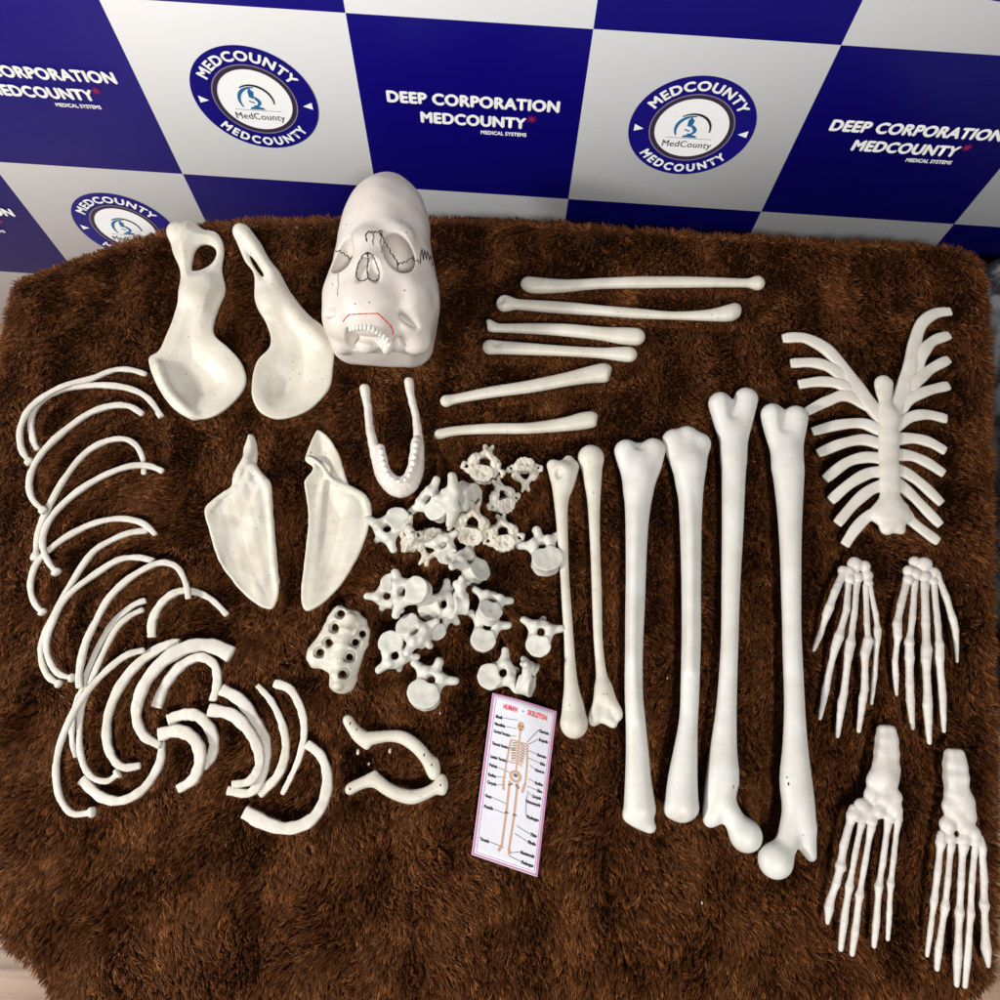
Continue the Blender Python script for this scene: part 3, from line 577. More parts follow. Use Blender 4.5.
FA = [[(854, 809, 5), (852, 816, 5.8), (843.5, 846.2, 4.2), (840.6, 866.5, 5.5), (836.2, 884, 4.2), (830.4, 900, 4), (829, 908, 4.8), (827.5, 923, 2.3)],
 [(862.5, 814, 4), (861.4, 824, 4), (855, 855, 3.2), (849.3, 886.8, 4.4), (845, 913, 3.6), (844, 921, 3.9), (840.6, 949, 2.8)],
 [(872, 816, 4), (871, 828, 4.4), (864.3, 866.5, 3.2), (859.4, 895.5, 4.4), (856, 924.5, 3.6), (855, 932, 4), (852, 954, 2.8)],
 [(889, 812, 4), (888.4, 820, 4.6), (882.6, 863.6, 3.3), (878.8, 886.8, 4.4), (876.8, 916, 3.4), (876, 925, 3.7), (874, 946, 2.8)],
 [(897.5, 812, 4), (897.5, 822, 4), (893.3, 860.7, 3.1), (890.4, 884, 4.2), (889.3, 913, 3), (887.8, 939, 2.4)]]
FB = [[(941.5, 834, 4), (940.6, 843.3, 5), (937.7, 872.3, 3.5), (934, 901.3, 3.9), (930.4, 930.3, 3), (927, 956, 2.2)],
 [(950.7, 836, 4), (950.7, 846, 4.4), (947.8, 881, 3.3), (945, 907, 4.6), (939.7, 942, 3.4), (938.5, 950, 3.8), (936.8, 969, 2.8)],
 [(963, 836, 4.6), (963, 846, 5.6), (960.9, 884, 3.6), (959.4, 913, 4.7), (958, 948, 3.8), (957.6, 956, 4.3), (956.5, 985, 2.8)],
 [(974, 836, 4), (975, 846, 4.4), (971.6, 884, 3.4), (970.4, 913, 4.4), (968, 948, 3.6), (967, 957, 4.1), (965, 986, 2.8)],
 [(979.5, 838, 4), (981.6, 848, 4.8), (984, 881, 4), (984, 905, 5.4), (985.5, 936, 3.8), (986, 948, 5.2), (988.4, 966, 2.3)]]
TA = [(887, 736, 10.2), (887, 747, 10.8), (886.5, 760, 12), (886, 768, 13), (884, 778, 13.4), (878, 782, 11.5), (893.5, 797, 8.5), (894.5, 810, 7.6), (872, 795, 8), (861, 806, 7.2), (868, 812, 6), (878, 811, 6.5), (853.5, 815, 6.5), (884, 800, 8), (889, 819, 5), (898, 819, 4.6), (862, 819, 4.8), (871.5, 822, 5.2)]
TB = [(955, 760, 10.6), (955.5, 771, 11), (956.5, 786, 12.4), (959.5, 801, 14), (951, 808, 9.5), (947.5, 825, 8.5), (964, 826, 8.2), (973, 833, 6.8), (956, 816, 8), (968.5, 815, 7.5), (942, 838, 5.8), (951, 840, 5), (963, 841, 6), (979, 843, 5), (974, 843, 5)]
hand_foot('foot_skeleton', 'foot skeleton below the left hand, its heel highest', 'foot bones', G_F, TA, FA, ('ankle_and_heel_bones', 'toe'), 14, 6, 3.0, .68, 2)
hand_foot('foot_skeleton', 'foot skeleton in the lower right corner of the fur', 'foot bones', G_F, TB, FB, ('ankle_and_heel_bones', 'toe'), 14, 6, 3.0, .68, 2)

# ------------------------------------------------------------------ vertebrae
def vert_field(kind):
    f = Field((-36, -26, -26), (36, 50, 22), .85)
    if kind == 'lumbar':
        rx, ry, hz = 17, 14.5, 9
    elif kind == 'thoracic':
        rx, ry, hz = 14.2, 13.2, 8
    else:
        rx, ry, hz = 12.5, 9.5, 6.5
    def body(X, Y, Z):
        w = 1-.10*np.clip(1-(Z/hz)**2, 0, 1)
        notch = 1-.13*np.exp(-(X/5.5)**2)*(Y > 0)
        d = (np.sqrt((X/(rx*w))**2+(Y/(ry*w*notch))**2)-1)*min(rx, ry)
        a = d+1.4; b = np.abs(Z)-(hz-1.4)+.10*np.clip(10-np.sqrt(X*X+Y*Y), 0, 9)
        return np.minimum(np.maximum(a, b), 0)+np.sqrt(np.maximum(a, 0)**2+np.maximum(b, 0)**2)-1.4
    f._op((-rx, -ry, -hz), (rx, ry, hz), body, 3, 'u')
    if kind == 'cervical':
        for s in (-1, 1):
            f.seg((s*9, 1, 0), (s*17, 4, 1), 4.6, 4.6, 2, .8); f.seg((s*10, 5, 0), (s*9, 14, 2), 4, 4.4, 2, .9)
            f.seg((s*9, 13, 2), (0, 20, 0), 4.2, 4.2, 3, 1); f.seg((0, 20, 0), (s*3.4, 29, -3), 3.6, 2.2, 2)
            f.ell((s*11, 12, 2), (5.2, 4.6, 5), 2); f.seg((s*16.5, 3.5, -9), (s*16.5, 3.5, 11), 2.1, 2.1, .8, mode='s')
            f.ell((s*19, 5, 2), (2.6, 3.2, 3), 1)
        f.ell((0, 12.5, 0), (5.4, 4.3, 14), 2, mode='s')
        f.ell((3, -1, 5), (2.4, 1.8, 1.6), 1, mode='s'); f.ell((-4, 1, 5), (1.6, 1.8, 1.6), 1, mode='s')
        f.noise(.55, 6, 31)
    else:
        q = 1 if kind == 'lumbar' else .95; yf = ry+1.6
        for s in (-1, 1):
            f.seg((s*8.5*q, ry-5, .5), (s*8.5*q, yf+4, .5), 5.2, 5.0, 4, 1)
            f.seg((s*8*q, yf+3.5, 1), (s*22.5*q, yf+8.5, 1.5), 5.8, 4.0, 5, .95)
            f.seg((s*7.5*q, yf+5, 2), (s*8*q, yf+6, 5.5), 4.4, 3.4, 4); f.seg((s*7*q, yf+6, -2), (s*6*q, yf+8, -8), 3.8, 3, 3)
        f.ell((0, yf+7, 0), (11, 5.5, 6.5), 4)
        if kind == 'lumbar': f.seg((0, yf+8, 1), (0, yf+19, 3), 4.2, 4.8, 4, 1.3)
        else: f.seg((0, yf+7, 0), (0, yf+14, -10), 4.8, 3.6, 4)
        f.seg((0, yf, -20), (0, yf, 20), 4.1, 4.1, 2.0, mode='s')
        f.noise(.3, 10, 33)
    return f.mesh()
VK = {k_: vert_field(k_) for k_ in ('lumbar', 'thoracic', 'cervical')}
VM = {k_: mesh_np('vertebra_'+k_, V/1000, Fq) for k_, (V, Fq) in VK.items()}
for k_, me in VM.items(): me.materials.append(M_CERV if k_ == 'cervical' else M_VERT)
G_V = 'vertebrae heaped in the middle of the fur'
VERTS = [ # px,py, posterior dir (image), kind, scale, axis tilt (image dx,dy,z), lift, label
 (398, 521, (-.8, .62), 'thoracic', .98, (.05, .05, 1), 0, 'vertebra touching the chin of the jaw, prongs left and down'),
 (439, 509, (-.72, -.62), 'thoracic', 1.0, (-.45, .1, 1), 3, 'vertebra right of the jaw, tilted, one prong up and one left'),
 (467, 497, (-1, -.05), 'thoracic', 1.15, (.8, .35, .55), 5, 'vertebra on its side with drum face to the right, under the tall prong'),
 (409, 544, (.2, -.9), 'cervical', .95, (-.9, .1, .35), 0, 'small jagged neck vertebra on edge, left of another jagged one'),
 (433, 537, (-.25, .9), 'cervical', 1.0, (.35, .3, 1), 6, 'small jagged neck vertebra with a pinkish hollow, right of another jagged one'),
 (447, 553, (-.2, -.6), 'thoracic', .8, (.1, .75, .8), 0, 'vertebra showing only its smooth oval drum, below the jagged pair'),
 (470.5, 535, (.1, -.7), 'cervical', 1.15, (0, .5, .9), 3, 'vertebra with pitted round face, between the drum and the tall neck vertebra'),
 (476, 572, (-.85, -.5), 'thoracic', .98, (.55, -.2, .7), 0, 'vertebra on its side with one prong pointing up left, lowest of the upper heap'),
 (482, 474, (.25, -1), 'cervical', 1.12, (0, .1, 1), 2, 'large holed neck vertebra with forked tip, topmost in the heap'),
 (524.5, 466, (.05, 1), 'cervical', .92, (0, .05, 1), 0, 'neck vertebra lying alone near the arm bone, its tip pointing down'),
 (504, 505, (-.45, -.8), 'cervical', .95, (.45, .3, .8), 0, 'tilted neck vertebra in the chain under the forked one'),
 (504, 543, (-.12, -1), 'cervical', 1.02, (0, .15, 1), 4, 'neck vertebra with two pinholes at the foot of the chain'),
 (547, 561, (-.32, -.95), 'lumbar', .98, (0, -.12, 1), 0, 'large smooth vertebra leaning against the arm bone, its drum facing up'),
 (392, 585, (-.4, .9), 'thoracic', .86, (.1, .1, 1), 0, 'vertebra half covered by its neighbour at the left of the lower heap'),
 (418, 591, (-1, .05), 'thoracic', 1.0, (-.3, .05, 1), 9, 'vertebra lying on its neighbour, prongs up and down, left lower heap'),
 (431, 608, (1, -.25), 'thoracic', .95, (-.2, .15, 1), 2, 'vertebra with crescent shaped drum and foot pointing lower right'),
 (460, 604, (-.1, -.9), 'thoracic', .88, (-1, .05, .25), 0, 'vertebra standing on edge beside the crescent shaped one'),
 (410, 628, (.6, .55), 'thoracic', .95, (-.4, -.35, .75), 5, 'vertebra tilted away with its pointed prong toward the lower right'),
 (436, 631, (.3, -.95), 'thoracic', .72, (.1, .1, 1), -2, 'small vertebra almost hidden below the crescent shaped one'),
 (391, 643, (.3, .95), 'thoracic', .9, (.05, .1, 1), 0, 'vertebra right of the tail bone, prongs at lower left and right'),
 (424, 695, (.42, -.9), 'lumbar', .98, (.0, -.05, 1), 0, 'large vertebra above the collar bones, its broad drum facing up'),
 (489, 613, (.25, -.9), 'thoracic', .88, (.25, -.3, .9), 8, 'vertebra lying on top of another, prongs spread to both sides'),
 (483, 640, (.3, -.95), 'thoracic', .92, (.05, .1, 1), 0, 'vertebra partly under another one, smooth drum toward the viewer'),
 (538, 645, (.2, -1), 'thoracic', .9, (0, .25, 1), 0, 'vertebra touching the arm bone shaft, with a prong against it'),
 (490, 677, (.85, -.25), 'thoracic', .92, (-.1, .05, 1), 0, 'vertebra just above the printed card, prong pointing up'),
 (526, 685, (-.25, -.95), 'thoracic', .82, (1, .3, .35), 0, 'vertebra standing on edge above the printed card')]
def img_dir(px, py, dx, dy, z):
    a = P(px, py, z); b = P(px+dx*10, py+dy*10, z); v = b-a; n = math.hypot(dx, dy); L_ = np.linalg.norm(v[:2])
    return (v[:2]/L_*n) if L_ > 1e-6 and n > 1e-6 else np.zeros(2)
for px, py, pd, kind, sc, nz, lift, lab in VERTS:
    n = np.append(img_dir(px, py, nz[0], nz[1], 12), nz[2]); n /= np.linalg.norm(n)
    p_ = np.append(img_dir(px, py, pd[0], pd[1], 12), 0); p_ -= n*(p_@n); p_ /= np.linalg.norm(p_)
    x_ = np.cross(p_, n); Rm = np.stack([x_, p_, n], 1)
    V = VK[kind][0]*sc@Rm.T; zmin = np.percentile(V[:, 2], 1.5); zc_ = 2.5-zmin+lift
    c = P(px, py, zc_); o = bpy.data.objects.new('vertebra', VM[kind]); link(o)
    o.matrix_world = Matrix.Translation(Vector((c[0]/1000, c[1]/1000, (c[2]+TZ)/1000))) @ Matrix(Rm.tolist()).to_4x4() @ Matrix.Scale(sc, 4)
    tag(o, lab, 'vertebra', G_V); BONES.append(V+c)

# ------------------------------------------------------------------ skull
zs = 70
f = Field(P(385, 265, 0)+[-95, -150, -TZ*0-2-0], P(385, 265, 0)+[95, 110, 175], 1.1)
f.lo[2] = -2; f = Field((P(385, 300, 60)[0]-85, P(385, 366, 20)[1]-30, -2), (P(385, 300, 60)[0]+85, P(385, 180, 90)[1]+40, 160), 1.1)
SKV = []
def pe(px, py, z, r, k=25): f.ell(P(px, py, z), r, k)
pe(385, 240, 66, (50, 78, 60)); pe(384, 290, 66, (57, 66, 58)); 
f.box(P(381, 322, 52)+[0, 0, 0], (57, 38, 48), 26, 25)
def feat(px, py, depth, r, k, mode, rot=None):
    q = f.hit(px, py)
    if q is None: return
    d = ray(px, py); d /= np.linalg.norm(d); f.ell(q+d*depth, r, k, mode=mode, rot=rot)
def rotz(deg):
    a = math.radians(deg); return np.array([[math.cos(a), math.sin(a), 0], [-math.sin(a), math.cos(a), 0], [0, 0, 1]])
feat(368, 240, 4, (15, 12, 9), 12, 'u'); feat(396, 232, 10, (18, 8, 10), 12, 'u', rotz(-18))
feat(412, 296, 11, (14, 18, 14), 14, 'u', rotz(10))
feat(367, 262, 7, (13, 17, 12), 8, 'u'); feat(368, 300, 6, (26, 22, 14), 14, 'u'); feat(368, 322, 8, (24, 14, 14), 10, 'u')
feat(399, 256, 9, (15.5, 23, 30), 3, 's', rotz(20)); feat(344, 257, 8, (14, 20, 28), 3, 's', rotz(-10))
feat(362, 270, 0, (7, 15, 7.5), 2, 's', rotz(-15)); feat(374, 270, 0, (7, 15, 7.5), 2, 's', rotz(15))
feat(410, 321, 2, (13, 3.6, 9), 6, 's', rotz(-24)); feat(327, 312, -2, (9, 4.5, 8), 4, 's', rotz(-5))
feat(353.5, 338, 4, (8, 6.5, 20), 2, 's', rotz(35)); feat(372, 341, 1, (18, 6.5, 9), 4, 's', rotz(-8))
feat(366, 346, 2, (10, 8, 8), 6, 'u'); feat(388, 347, 1, (6, 9, 7), 5, 'u', rotz(-20)); feat(418, 341, 9, (13, 14, 13), 10, 'u')
feat(403, 346, -3, (5, 13, 7), 8, 's', rotz(38)); feat(341, 346, 6, (8, 8, 9), 8, 'u')
f.noise(.4, 30, 41)
SV, SF = f.mesh()
skull = bone_put('skull', SV, SF, M_SKULL); tag(skull, 'cream human skull with drawn black seams, face up at the back of the fur', 'skull')
bv = BVHTree.FromPolygons(SV.tolist(), SF.tolist())
def sk(px, py):
    d = ray(px, py); h = bv.ray_cast(Vector(CAM), Vector(d/np.linalg.norm(d)))
    return None if h[0] is None else (np.array(h[0]), np.array(h[1]))
def zoomp(pts): return [(300+x/4.7625, 170+y/4.7625) for x, y in pts]
def ink(pts, w, m, name='seam_line', jit=0):
    q = zoomp(pts); dens = []
    for a, b in zip(q[:-1], q[1:]):
        n = max(1, int(math.hypot(a[0]-b[0], a[1]-b[1])/1.2))
        for i in range(n): dens.append((a[0]+(b[0]-a[0])*i/n, a[1]+(b[1]-a[1])*i/n))
    dens.append(q[-1]); C = [sk(*p) for p in dens]; C = [c for c in C if c is not None]
    if len(C) < 2: return
    C = np.array([c[0]+c[1]*.1 for c in C]); keep = [0]
    for i in range(1, len(C)):
        if .2 < np.linalg.norm(C[i]-C[keep[-1]]) < 9: keep.append(i)
    C = C[keep]
    if len(C) < 2: return
    ww = np.full(len(C), w)*(1+.25*np.sin(np.arange(len(C))*1.3))
    V, Fc = sweep(C, ww, np.full(len(C), .3), 6, 2, .3); put(name, V, Fc, m, skull)
ink([(318, 340), (313, 310), (328, 290), (335, 300), (345, 290), (352, 300), (360, 292), (372, 300), (380, 288), (390, 290), (384, 305)], .72, M_INK)
ink([(345, 300), (352, 320), (345, 340), (350, 358)], .45, M_INK)
ink([(378, 300), (388, 320), (380, 345), (390, 370), (388, 395)], .45, M_INK)
ink([(384, 300), (395, 322), (402, 345), (412, 350), (415, 368), (428, 375), (428, 395), (442, 402), (450, 420), (462, 432), (465, 455)], .74, M_INK)
ink([(465, 455), (475, 440), (488, 445), (495, 435), (508, 440), (515, 425), (530, 422), (540, 412)], .74, M_INK)
ink([(540, 412), (545, 435), (558, 430), (566, 440), (572, 445), (574, 400), (580, 375), (586, 430), (592, 380), (600, 425), (606, 385), (614, 430), (620, 405), (630, 455), (638, 440), (645, 480), (650, 500), (656, 530)], .78, M_INK)
ink([(640, 300), (638, 330), (642, 350), (632, 380), (645, 390), (640, 420), (648, 450)], .4, M_INK)
ink([(462, 440), (466, 465), (458, 480), (465, 500), (459, 520), (466, 545), (460, 560), (472, 580), (462, 600), (466, 630)], .74, M_INK)
ink([(165, 378), (175, 390), (190, 380), (196, 395), (208, 392), (214, 408), (225, 405), (235, 425), (248, 412), (258, 425)], .72, M_INK)
ink([(183, 490), (180, 520), (185, 545), (178, 570), (180, 598)], .3, M_INK)
ink([(322, 392), (300, 405), (280, 440), (268, 480), (268, 510), (282, 528), (305, 528), (322, 515), (340, 528), (362, 530), (378, 515), (378, 485), (362, 440), (345, 405), (322, 392)], .74, M_INK, 'nose_outline')
ink([(320, 395), (326, 430), (320, 470), (324, 515)], .74, M_INK, 'nose_outline')
ink([(204, 722), (218, 702), (235, 688), (300, 684), (370, 683), (405, 715), (430, 740), (443, 765), (440, 785)], .8, M_RED, 'red_gum_line')
for x, y in ((220, 260), (507, 298), (481, 246), (498, 573), (155, 543), (262, 638), (330, 630)):
    c = sk(300+x/4.7625, 170+y/4.7625)
    if c: V, Fq = ball(c[0]-c[1]*.2, np.array([.8, .8, .8]), 5); put('nerve_hole', V, Fq, M_INK, skull)
for x, y in ((240, 757), (256, 755), (273, 752), (291, 750), (310, 750), (330, 753), (350, 760), (368, 770), (385, 783), (401, 799), (416, 815), (430, 832)):
    c = sk(300+x/4.7625, 170+(y-8)/4.7625)
    if c: V, Fq = ball(c[0]+[0, -1, .4], np.array([1.8, 4.4, 2.4]), 6, rotz(-(x-310)*.14).T); put('tooth', V, Fq, M_TOOTH, skull)
print('bones', time.process_time())

# ------------------------------------------------------------------ text helper
_tc = {}
def text_mesh(body, bold=0.0, shear=0.0):
    key = (body, bold, shear)
    if key in _tc: return _tc[key]
    cu = bpy.data.curves.new('lettering', 'FONT'); cu.body = body; cu.size = 1; cu.offset = bold; cu.shear = shear; cu.align_x = 'CENTER'; cu.resolution_u = 4; cu.space_character = 1.06
    ob = bpy.data.objects.new('lettering', cu); COL.objects.link(ob)
    dg = bpy.context.evaluated_depsgraph_get(); me = bpy.data.meshes.new_from_object(ob.evaluated_get(dg))
    V = np.empty(len(me.vertices)*3); me.vertices.foreach_get('co', V); V = V.reshape(-1, 3)[:, :2].copy(); Fc = [tuple(p.vertices) for p in me.polygons]
    bpy.data.objects.remove(ob); bpy.data.curves.remove(cu); bpy.data.meshes.remove(me)
    _tc[key] = (V, Fc); return V, Fc
def fit_text(body, cx, cy, w, cap, bold=.02, shear=0):
    V, Fc = text_mesh(body, bold, shear); V = V.copy(); w0 = V[:, 0].max()-V[:, 0].min(); h0 = .70
    V[:, 0] = (V[:, 0]-(V[:, 0].max()+V[:, 0].min())/2)*(w/w0)+cx; V[:, 1] = (V[:, 1]-h0/2)*(cap/h0)+cy
    return V, Fc
def merge(parts):
    Vs = []; Fs = []; n = 0
    for V, Fc in parts:
        Vs.append(V); Fs += [tuple(i+n for i in f_) for f_ in Fc]; n += len(V)
    return np.concatenate(Vs), Fs
def ringp(r0, r1, a0=0, a1=360, n=72, c=(0, 0)):
    t = np.radians(np.linspace(a0, a1, n+1)); r0 = np.broadcast_to(r0, t.shape); r1 = np.broadcast_to(r1, t.shape)
    V = np.concatenate([np.stack([r0*np.cos(t)+c[0], r0*np.sin(t)+c[1]], 1), np.stack([r1*np.cos(t)+c[0], r1*np.sin(t)+c[1]], 1)])
    return V, [(i, n+1+i, n+2+i, i+1) for i in range(n)]
def discp(r, n=72): t = np.linspace(0, 2*math.pi, n, endpoint=False); return np.stack([r*np.cos(t), r*np.sin(t)], 1), [tuple(range(n))]
def polyp(pts): return np.array(pts, float), [tuple(range(len(pts)))]

# ------------------------------------------------------------------ banner
CW, CH = 254.0, 248.0; BX0, BZ0 = 64.0, 205.0
m_ban, nt, b = mat('banner_vinyl_checks'); L = nt.links
tc = nd(nt, 'ShaderNodeTexCoord'); sp = nd(nt, 'ShaderNodeSeparateXYZ'); L.new(tc.outputs['Object'], sp.inputs[0])
def mth(op, a, bb=None):
    n = nd(nt, 'ShaderNodeMath', operation=op)
    for i, v in enumerate((a, bb)):
        if v is None: continue
        if isinstance(v, (int, float)): n.inputs[i].default_value = v
        else: L.new(v, n.inputs[i])
    return n.outputs[0]
BBOT = -452.0
fx = mth('FLOOR', mth('DIVIDE', mth('SUBTRACT', sp.outputs['X'], BX0/1000), CW/1000)); fz = mth('FLOOR', mth('DIVIDE', mth('SUBTRACT', sp.outputs['Z'], (BZ0-BBOT)/1000), CH/1000))
par = mth('FLOORED_MODULO', mth('ADD', fx, fz), 2.0)
mx = nd(nt, 'ShaderNodeMix', data_type='RGBA'); mx.inputs['A'].default_value = (.003, .001, .15, 1); mx.inputs['B'].default_value = (.66, .665, .67, 1)
L.new(par, mx.inputs['Factor']); L.new(mx.outputs['Result'], b.inputs['Base Color'])
b.inputs['Roughness'].default_value = .38; b.inputs['Specular IOR Level'].default_value = .35
wv = nd(nt, 'ShaderNodeTexNoise'); wv.inputs['Scale'].default_value = 5; wv.inputs['Detail'].default_value = 1.5; L.new(tc.outputs['Object'], wv.inputs['Vector'])
wv2 = nd(nt, 'ShaderNodeTexWave', bands_direction='Z'); wv2.inputs['Scale'].default_value = 260; L.new(tc.outputs['Object'], wv2.inputs['Vector'])
bp = nd(nt, 'ShaderNodeBump'); bp.inputs['Strength'].default_value = .12; bp.inputs['Distance'].default_value = .01; L.new(wv.outputs['Fac'], bp.inputs['Height'])
bp2 = nd(nt, 'ShaderNodeBump'); bp2.inputs['Strength'].default_value = .05; bp2.inputs['Distance'].default_value = .0006; L.new(wv2.outputs['Fac'], bp2.inputs['Height']); L.new(bp.outputs[0], bp2.inputs['Normal'])
L.new(bp2.outputs[0], b.inputs['Normal'])
bx0, bx1, bz1 = -1250, 1250, 900
V = np.array([(x, y, z) for x in (bx0, bx1) for y in (BD, BD+2) for z in (BBOT, bz1)], float)
Fb = [(0, 1, 3, 2), (4, 6, 7, 5), (0, 4, 5, 1), (2, 3, 7, 6), (0, 2, 6, 4), (1, 5, 7, 3)]
ban = put('banner', V, [f_[::-1] for f_ in Fb], m_ban, smooth=False, origin=(0, BD, BBOT)); tag(ban, 'blue and white checked vinyl banner with round emblems standing behind the fur', 'banner')
M_BLUE = plain('banner_blue', (.006, .004, .15), .38, .35); M_WHITE = plain('banner_white', (.80, .80, .80), .4, .35); M_RING = plain('banner_maroon_ring', (.035, .022, .045), .4, .35)
M_GREY = plain('banner_grey_line', (.2, .17, .22), .4); M_CYAN = plain('banner_cyan', (.015, .12, .30), .4); M_STAR = plain('banner_red_star', (.25, .01, .06), .4)
M_BK = plain('banner_black', (.012, .014, .025), .4)
def flat_mesh(name, parts, layer, m, fat=0):
    V2, Fc = merge(parts); V3 = np.stack([V2[:, 0], np.full(len(V2), -.35*layer), V2[:, 1]], 1)/1000
    # every letter a hair proud of its neighbour, so that touching letters never share a plane
    if len(V2) > 60:
        par_ = list(range(len(V2)))
        def root_(i):
            while par_[i] != i: par_[i] = par_[par_[i]]; i = par_[i]
            return i
        for f_ in Fc:
            for q_ in f_[1:]: par_[root_(q_)] = root_(f_[0])
        rk = {}; V3[:, 1] -= np.array([rk.setdefault(root_(i), len(rk)) for i in range(len(V2))])*.000013
    if fat:
        VV = [V3]; FF = list(Fc)
        for k_, (dx, dz) in enumerate(((fat, 0), (-fat, 0), (0, fat*.8), (0, -fat*.8))):
            VV.append(V3+[dx/1000, -.0001*(k_+1), dz/1000]); FF += [tuple(i+len(V3)*(k_+1) for i in f_) for f_ in Fc]
        V3 = np.concatenate(VV); Fc = FF
    me = mesh_np(name, V3, Fc, False); me.materials.append(m); return me
def bend(body, R_, span, cap, bottom=False, bold=.035):
    V, Fc = fit_text(body, 0, 0, 1, cap, bold); s_ = math.radians(span)
    # each letter turns as a rigid piece
    par_ = list(range(len(V)))
    def root_(i):
        while par_[i] != i: i = par_[i]
        return i
    for f_ in Fc:
        for q_ in f_[1:]: par_[root_(q_)] = root_(f_[0])
    rt = np.array([root_(i) for i in range(len(V))]); out = np.zeros_like(V)
    for r_ in set(rt.tolist()):
        m_ = rt == r_; xc = (V[m_, 0].max()+V[m_, 0].min())/2; lx = (V[m_, 0]-xc)*s_*R_*(.86 if bottom else .95); ly = V[m_, 1]
        a = (math.pi/2-xc*s_) if not bottom else (-math.pi/2+xc*s_); sg = 1 if not bottom else -1
        er = np.array([math.cos(a), math.sin(a)])*sg; et = np.array([er[1], -er[0]])
        out[m_] = er*(R_*sg+ly)[:, None]+et*lx[:, None]
    return out, Fc
    a = (math.pi/2-V[:, 0]*s_) if not bottom else (-math.pi/2+V[:, 0]*s_); r_ = R_+V[:, 1] if not bottom else R_-V[:, 1]
    return np.stack([r_*np.cos(a), r_*np.sin(a)], 1), Fc
scope = [polyp([(-9, -13), (9, -13), (7, -10), (3, -9), (1, -7), (-4, -7), (-3, -9), (-7, -10)]), polyp([(-6, 4), (-1, 2), (1, 12), (-1, 14), (-3, 17), (-5, 14), (-6, 12)]),
         polyp([(0, 6), (4, 3), (6.5, -1), (6, -5), (3, -8), (-1, -8), (2, -5), (2.5, -2), (0, 1)]), polyp([(-8, -2), (-2, -4.5), (-1, -3), (-7, -.5)])]
t_ = np.linspace(0, 1, 41)
EMB = [('emblem_disc', [discp(72.5)], 1, M_BLUE), ('ring', [ringp(42.5, 47.5)], 3, M_RING), ('ring_edge', [ringp(47.5, 49)], 3, M_GREY), ('centre_disc', [discp(42.5)], 2, M_WHITE),
       ('lettering', [bend('MEDCOUNTY', 60, 122, 12.0, False, 0)], 3, M_WHITE), ('lettering', [bend('MEDCOUNTY', 60.5, 106, 11.5, True, 0)], 3, M_WHITE),
       ('triangle_mark', [polyp([(-66, 2), (-55, -4), (-66, -8)][::-1])], 3, M_WHITE), ('triangle_mark', [polyp([(66, 2), (55, -4), (66, -8)])], 3, M_WHITE),
       ('microscope_mark', scope, 3, M_CYAN),
       ('arc_mark', [ringp(21-1.6*np.sin(t_*math.pi), 22.5, -10, 130, 40, (0, 0))], 3, M_BK), ('arc_mark', [ringp(17.5-2.4*np.sin(t_*math.pi), 19, 80, 215, 40, (-1, 0))], 3, M_CYAN),
       ('base_line', [polyp([(-27, -14.6), (27, -14.6), (27, -13.8), (-27, -13.8)])], 3, M_GREY), ('small_lettering', [fit_text('MedCounty', 0, -23, 58, 9.5, .0)], 3, M_BK)]
EMB = [(n_, flat_mesh(n_, p_, l_, m_, .85 if n_ == 'lettering' else 0), m_) for n_, p_, l_, m_ in EMB]
star = [polyp([(x*1.0, y) for k_ in range(16) for x, y in [((7 if k_ % 2 == 0 else 2.2)*math.cos(k_*math.pi/8), (7 if k_ % 2 == 0 else 2.2)*math.sin(k_*math.pi/8))]])]
star = [(star[0][0]+[68, -2], star[0][1])]
LET = [('company_lettering', [fit_text('DEEP CORPORATION', 0, 18, 196, 15, 0)], 1, M_WHITE), ('company_lettering', [fit_text('MEDCOUNTY', 0, -9, 122, 15, 0)], 1, M_WHITE),
       ('small_lettering', [fit_text('MEDICAL SYSTEMS', 36, -26, 54, 5.2, 0)], 1, M_WHITE), ('star_mark', star, 2, M_STAR)]
LET = [(n_, flat_mesh(n_, p_, l_, m_, 1.1 if n_ == 'company_lettering' else .3 if n_ == 'small_lettering' else 0), m_) for n_, p_, l_, m_ in LET]
for col in range(-5, 4):
    for row in range(-3, 3):     # row 0 = cell whose top is BZ0
        top = BZ0-row*CH
        if top > 900 or top-CH < BBOT-80: continue
        white = (col+(-row-1)) % 2 == 1
        cx, cz = BX0+(col+.5)*CW+3, top-CH*.478
        if cz-75 < BBOT: continue
        if white:
            e = bpy.data.objects.new('emblem', EMB[0][1]); link(e, ban); e.location = (cx/1000, -.0001, (cz-BBOT)/1000)
            for n_, me, _ in EMB[1:]:
                c = bpy.data.objects.new(n_, me); link(c, e)
        else:
            for n_, me, _ in LET:
                c = bpy.data.objects.new(n_, me); link(c, ban); c.location = (cx/1000, -.0001, (top-CH*.5+6-BBOT)/1000)

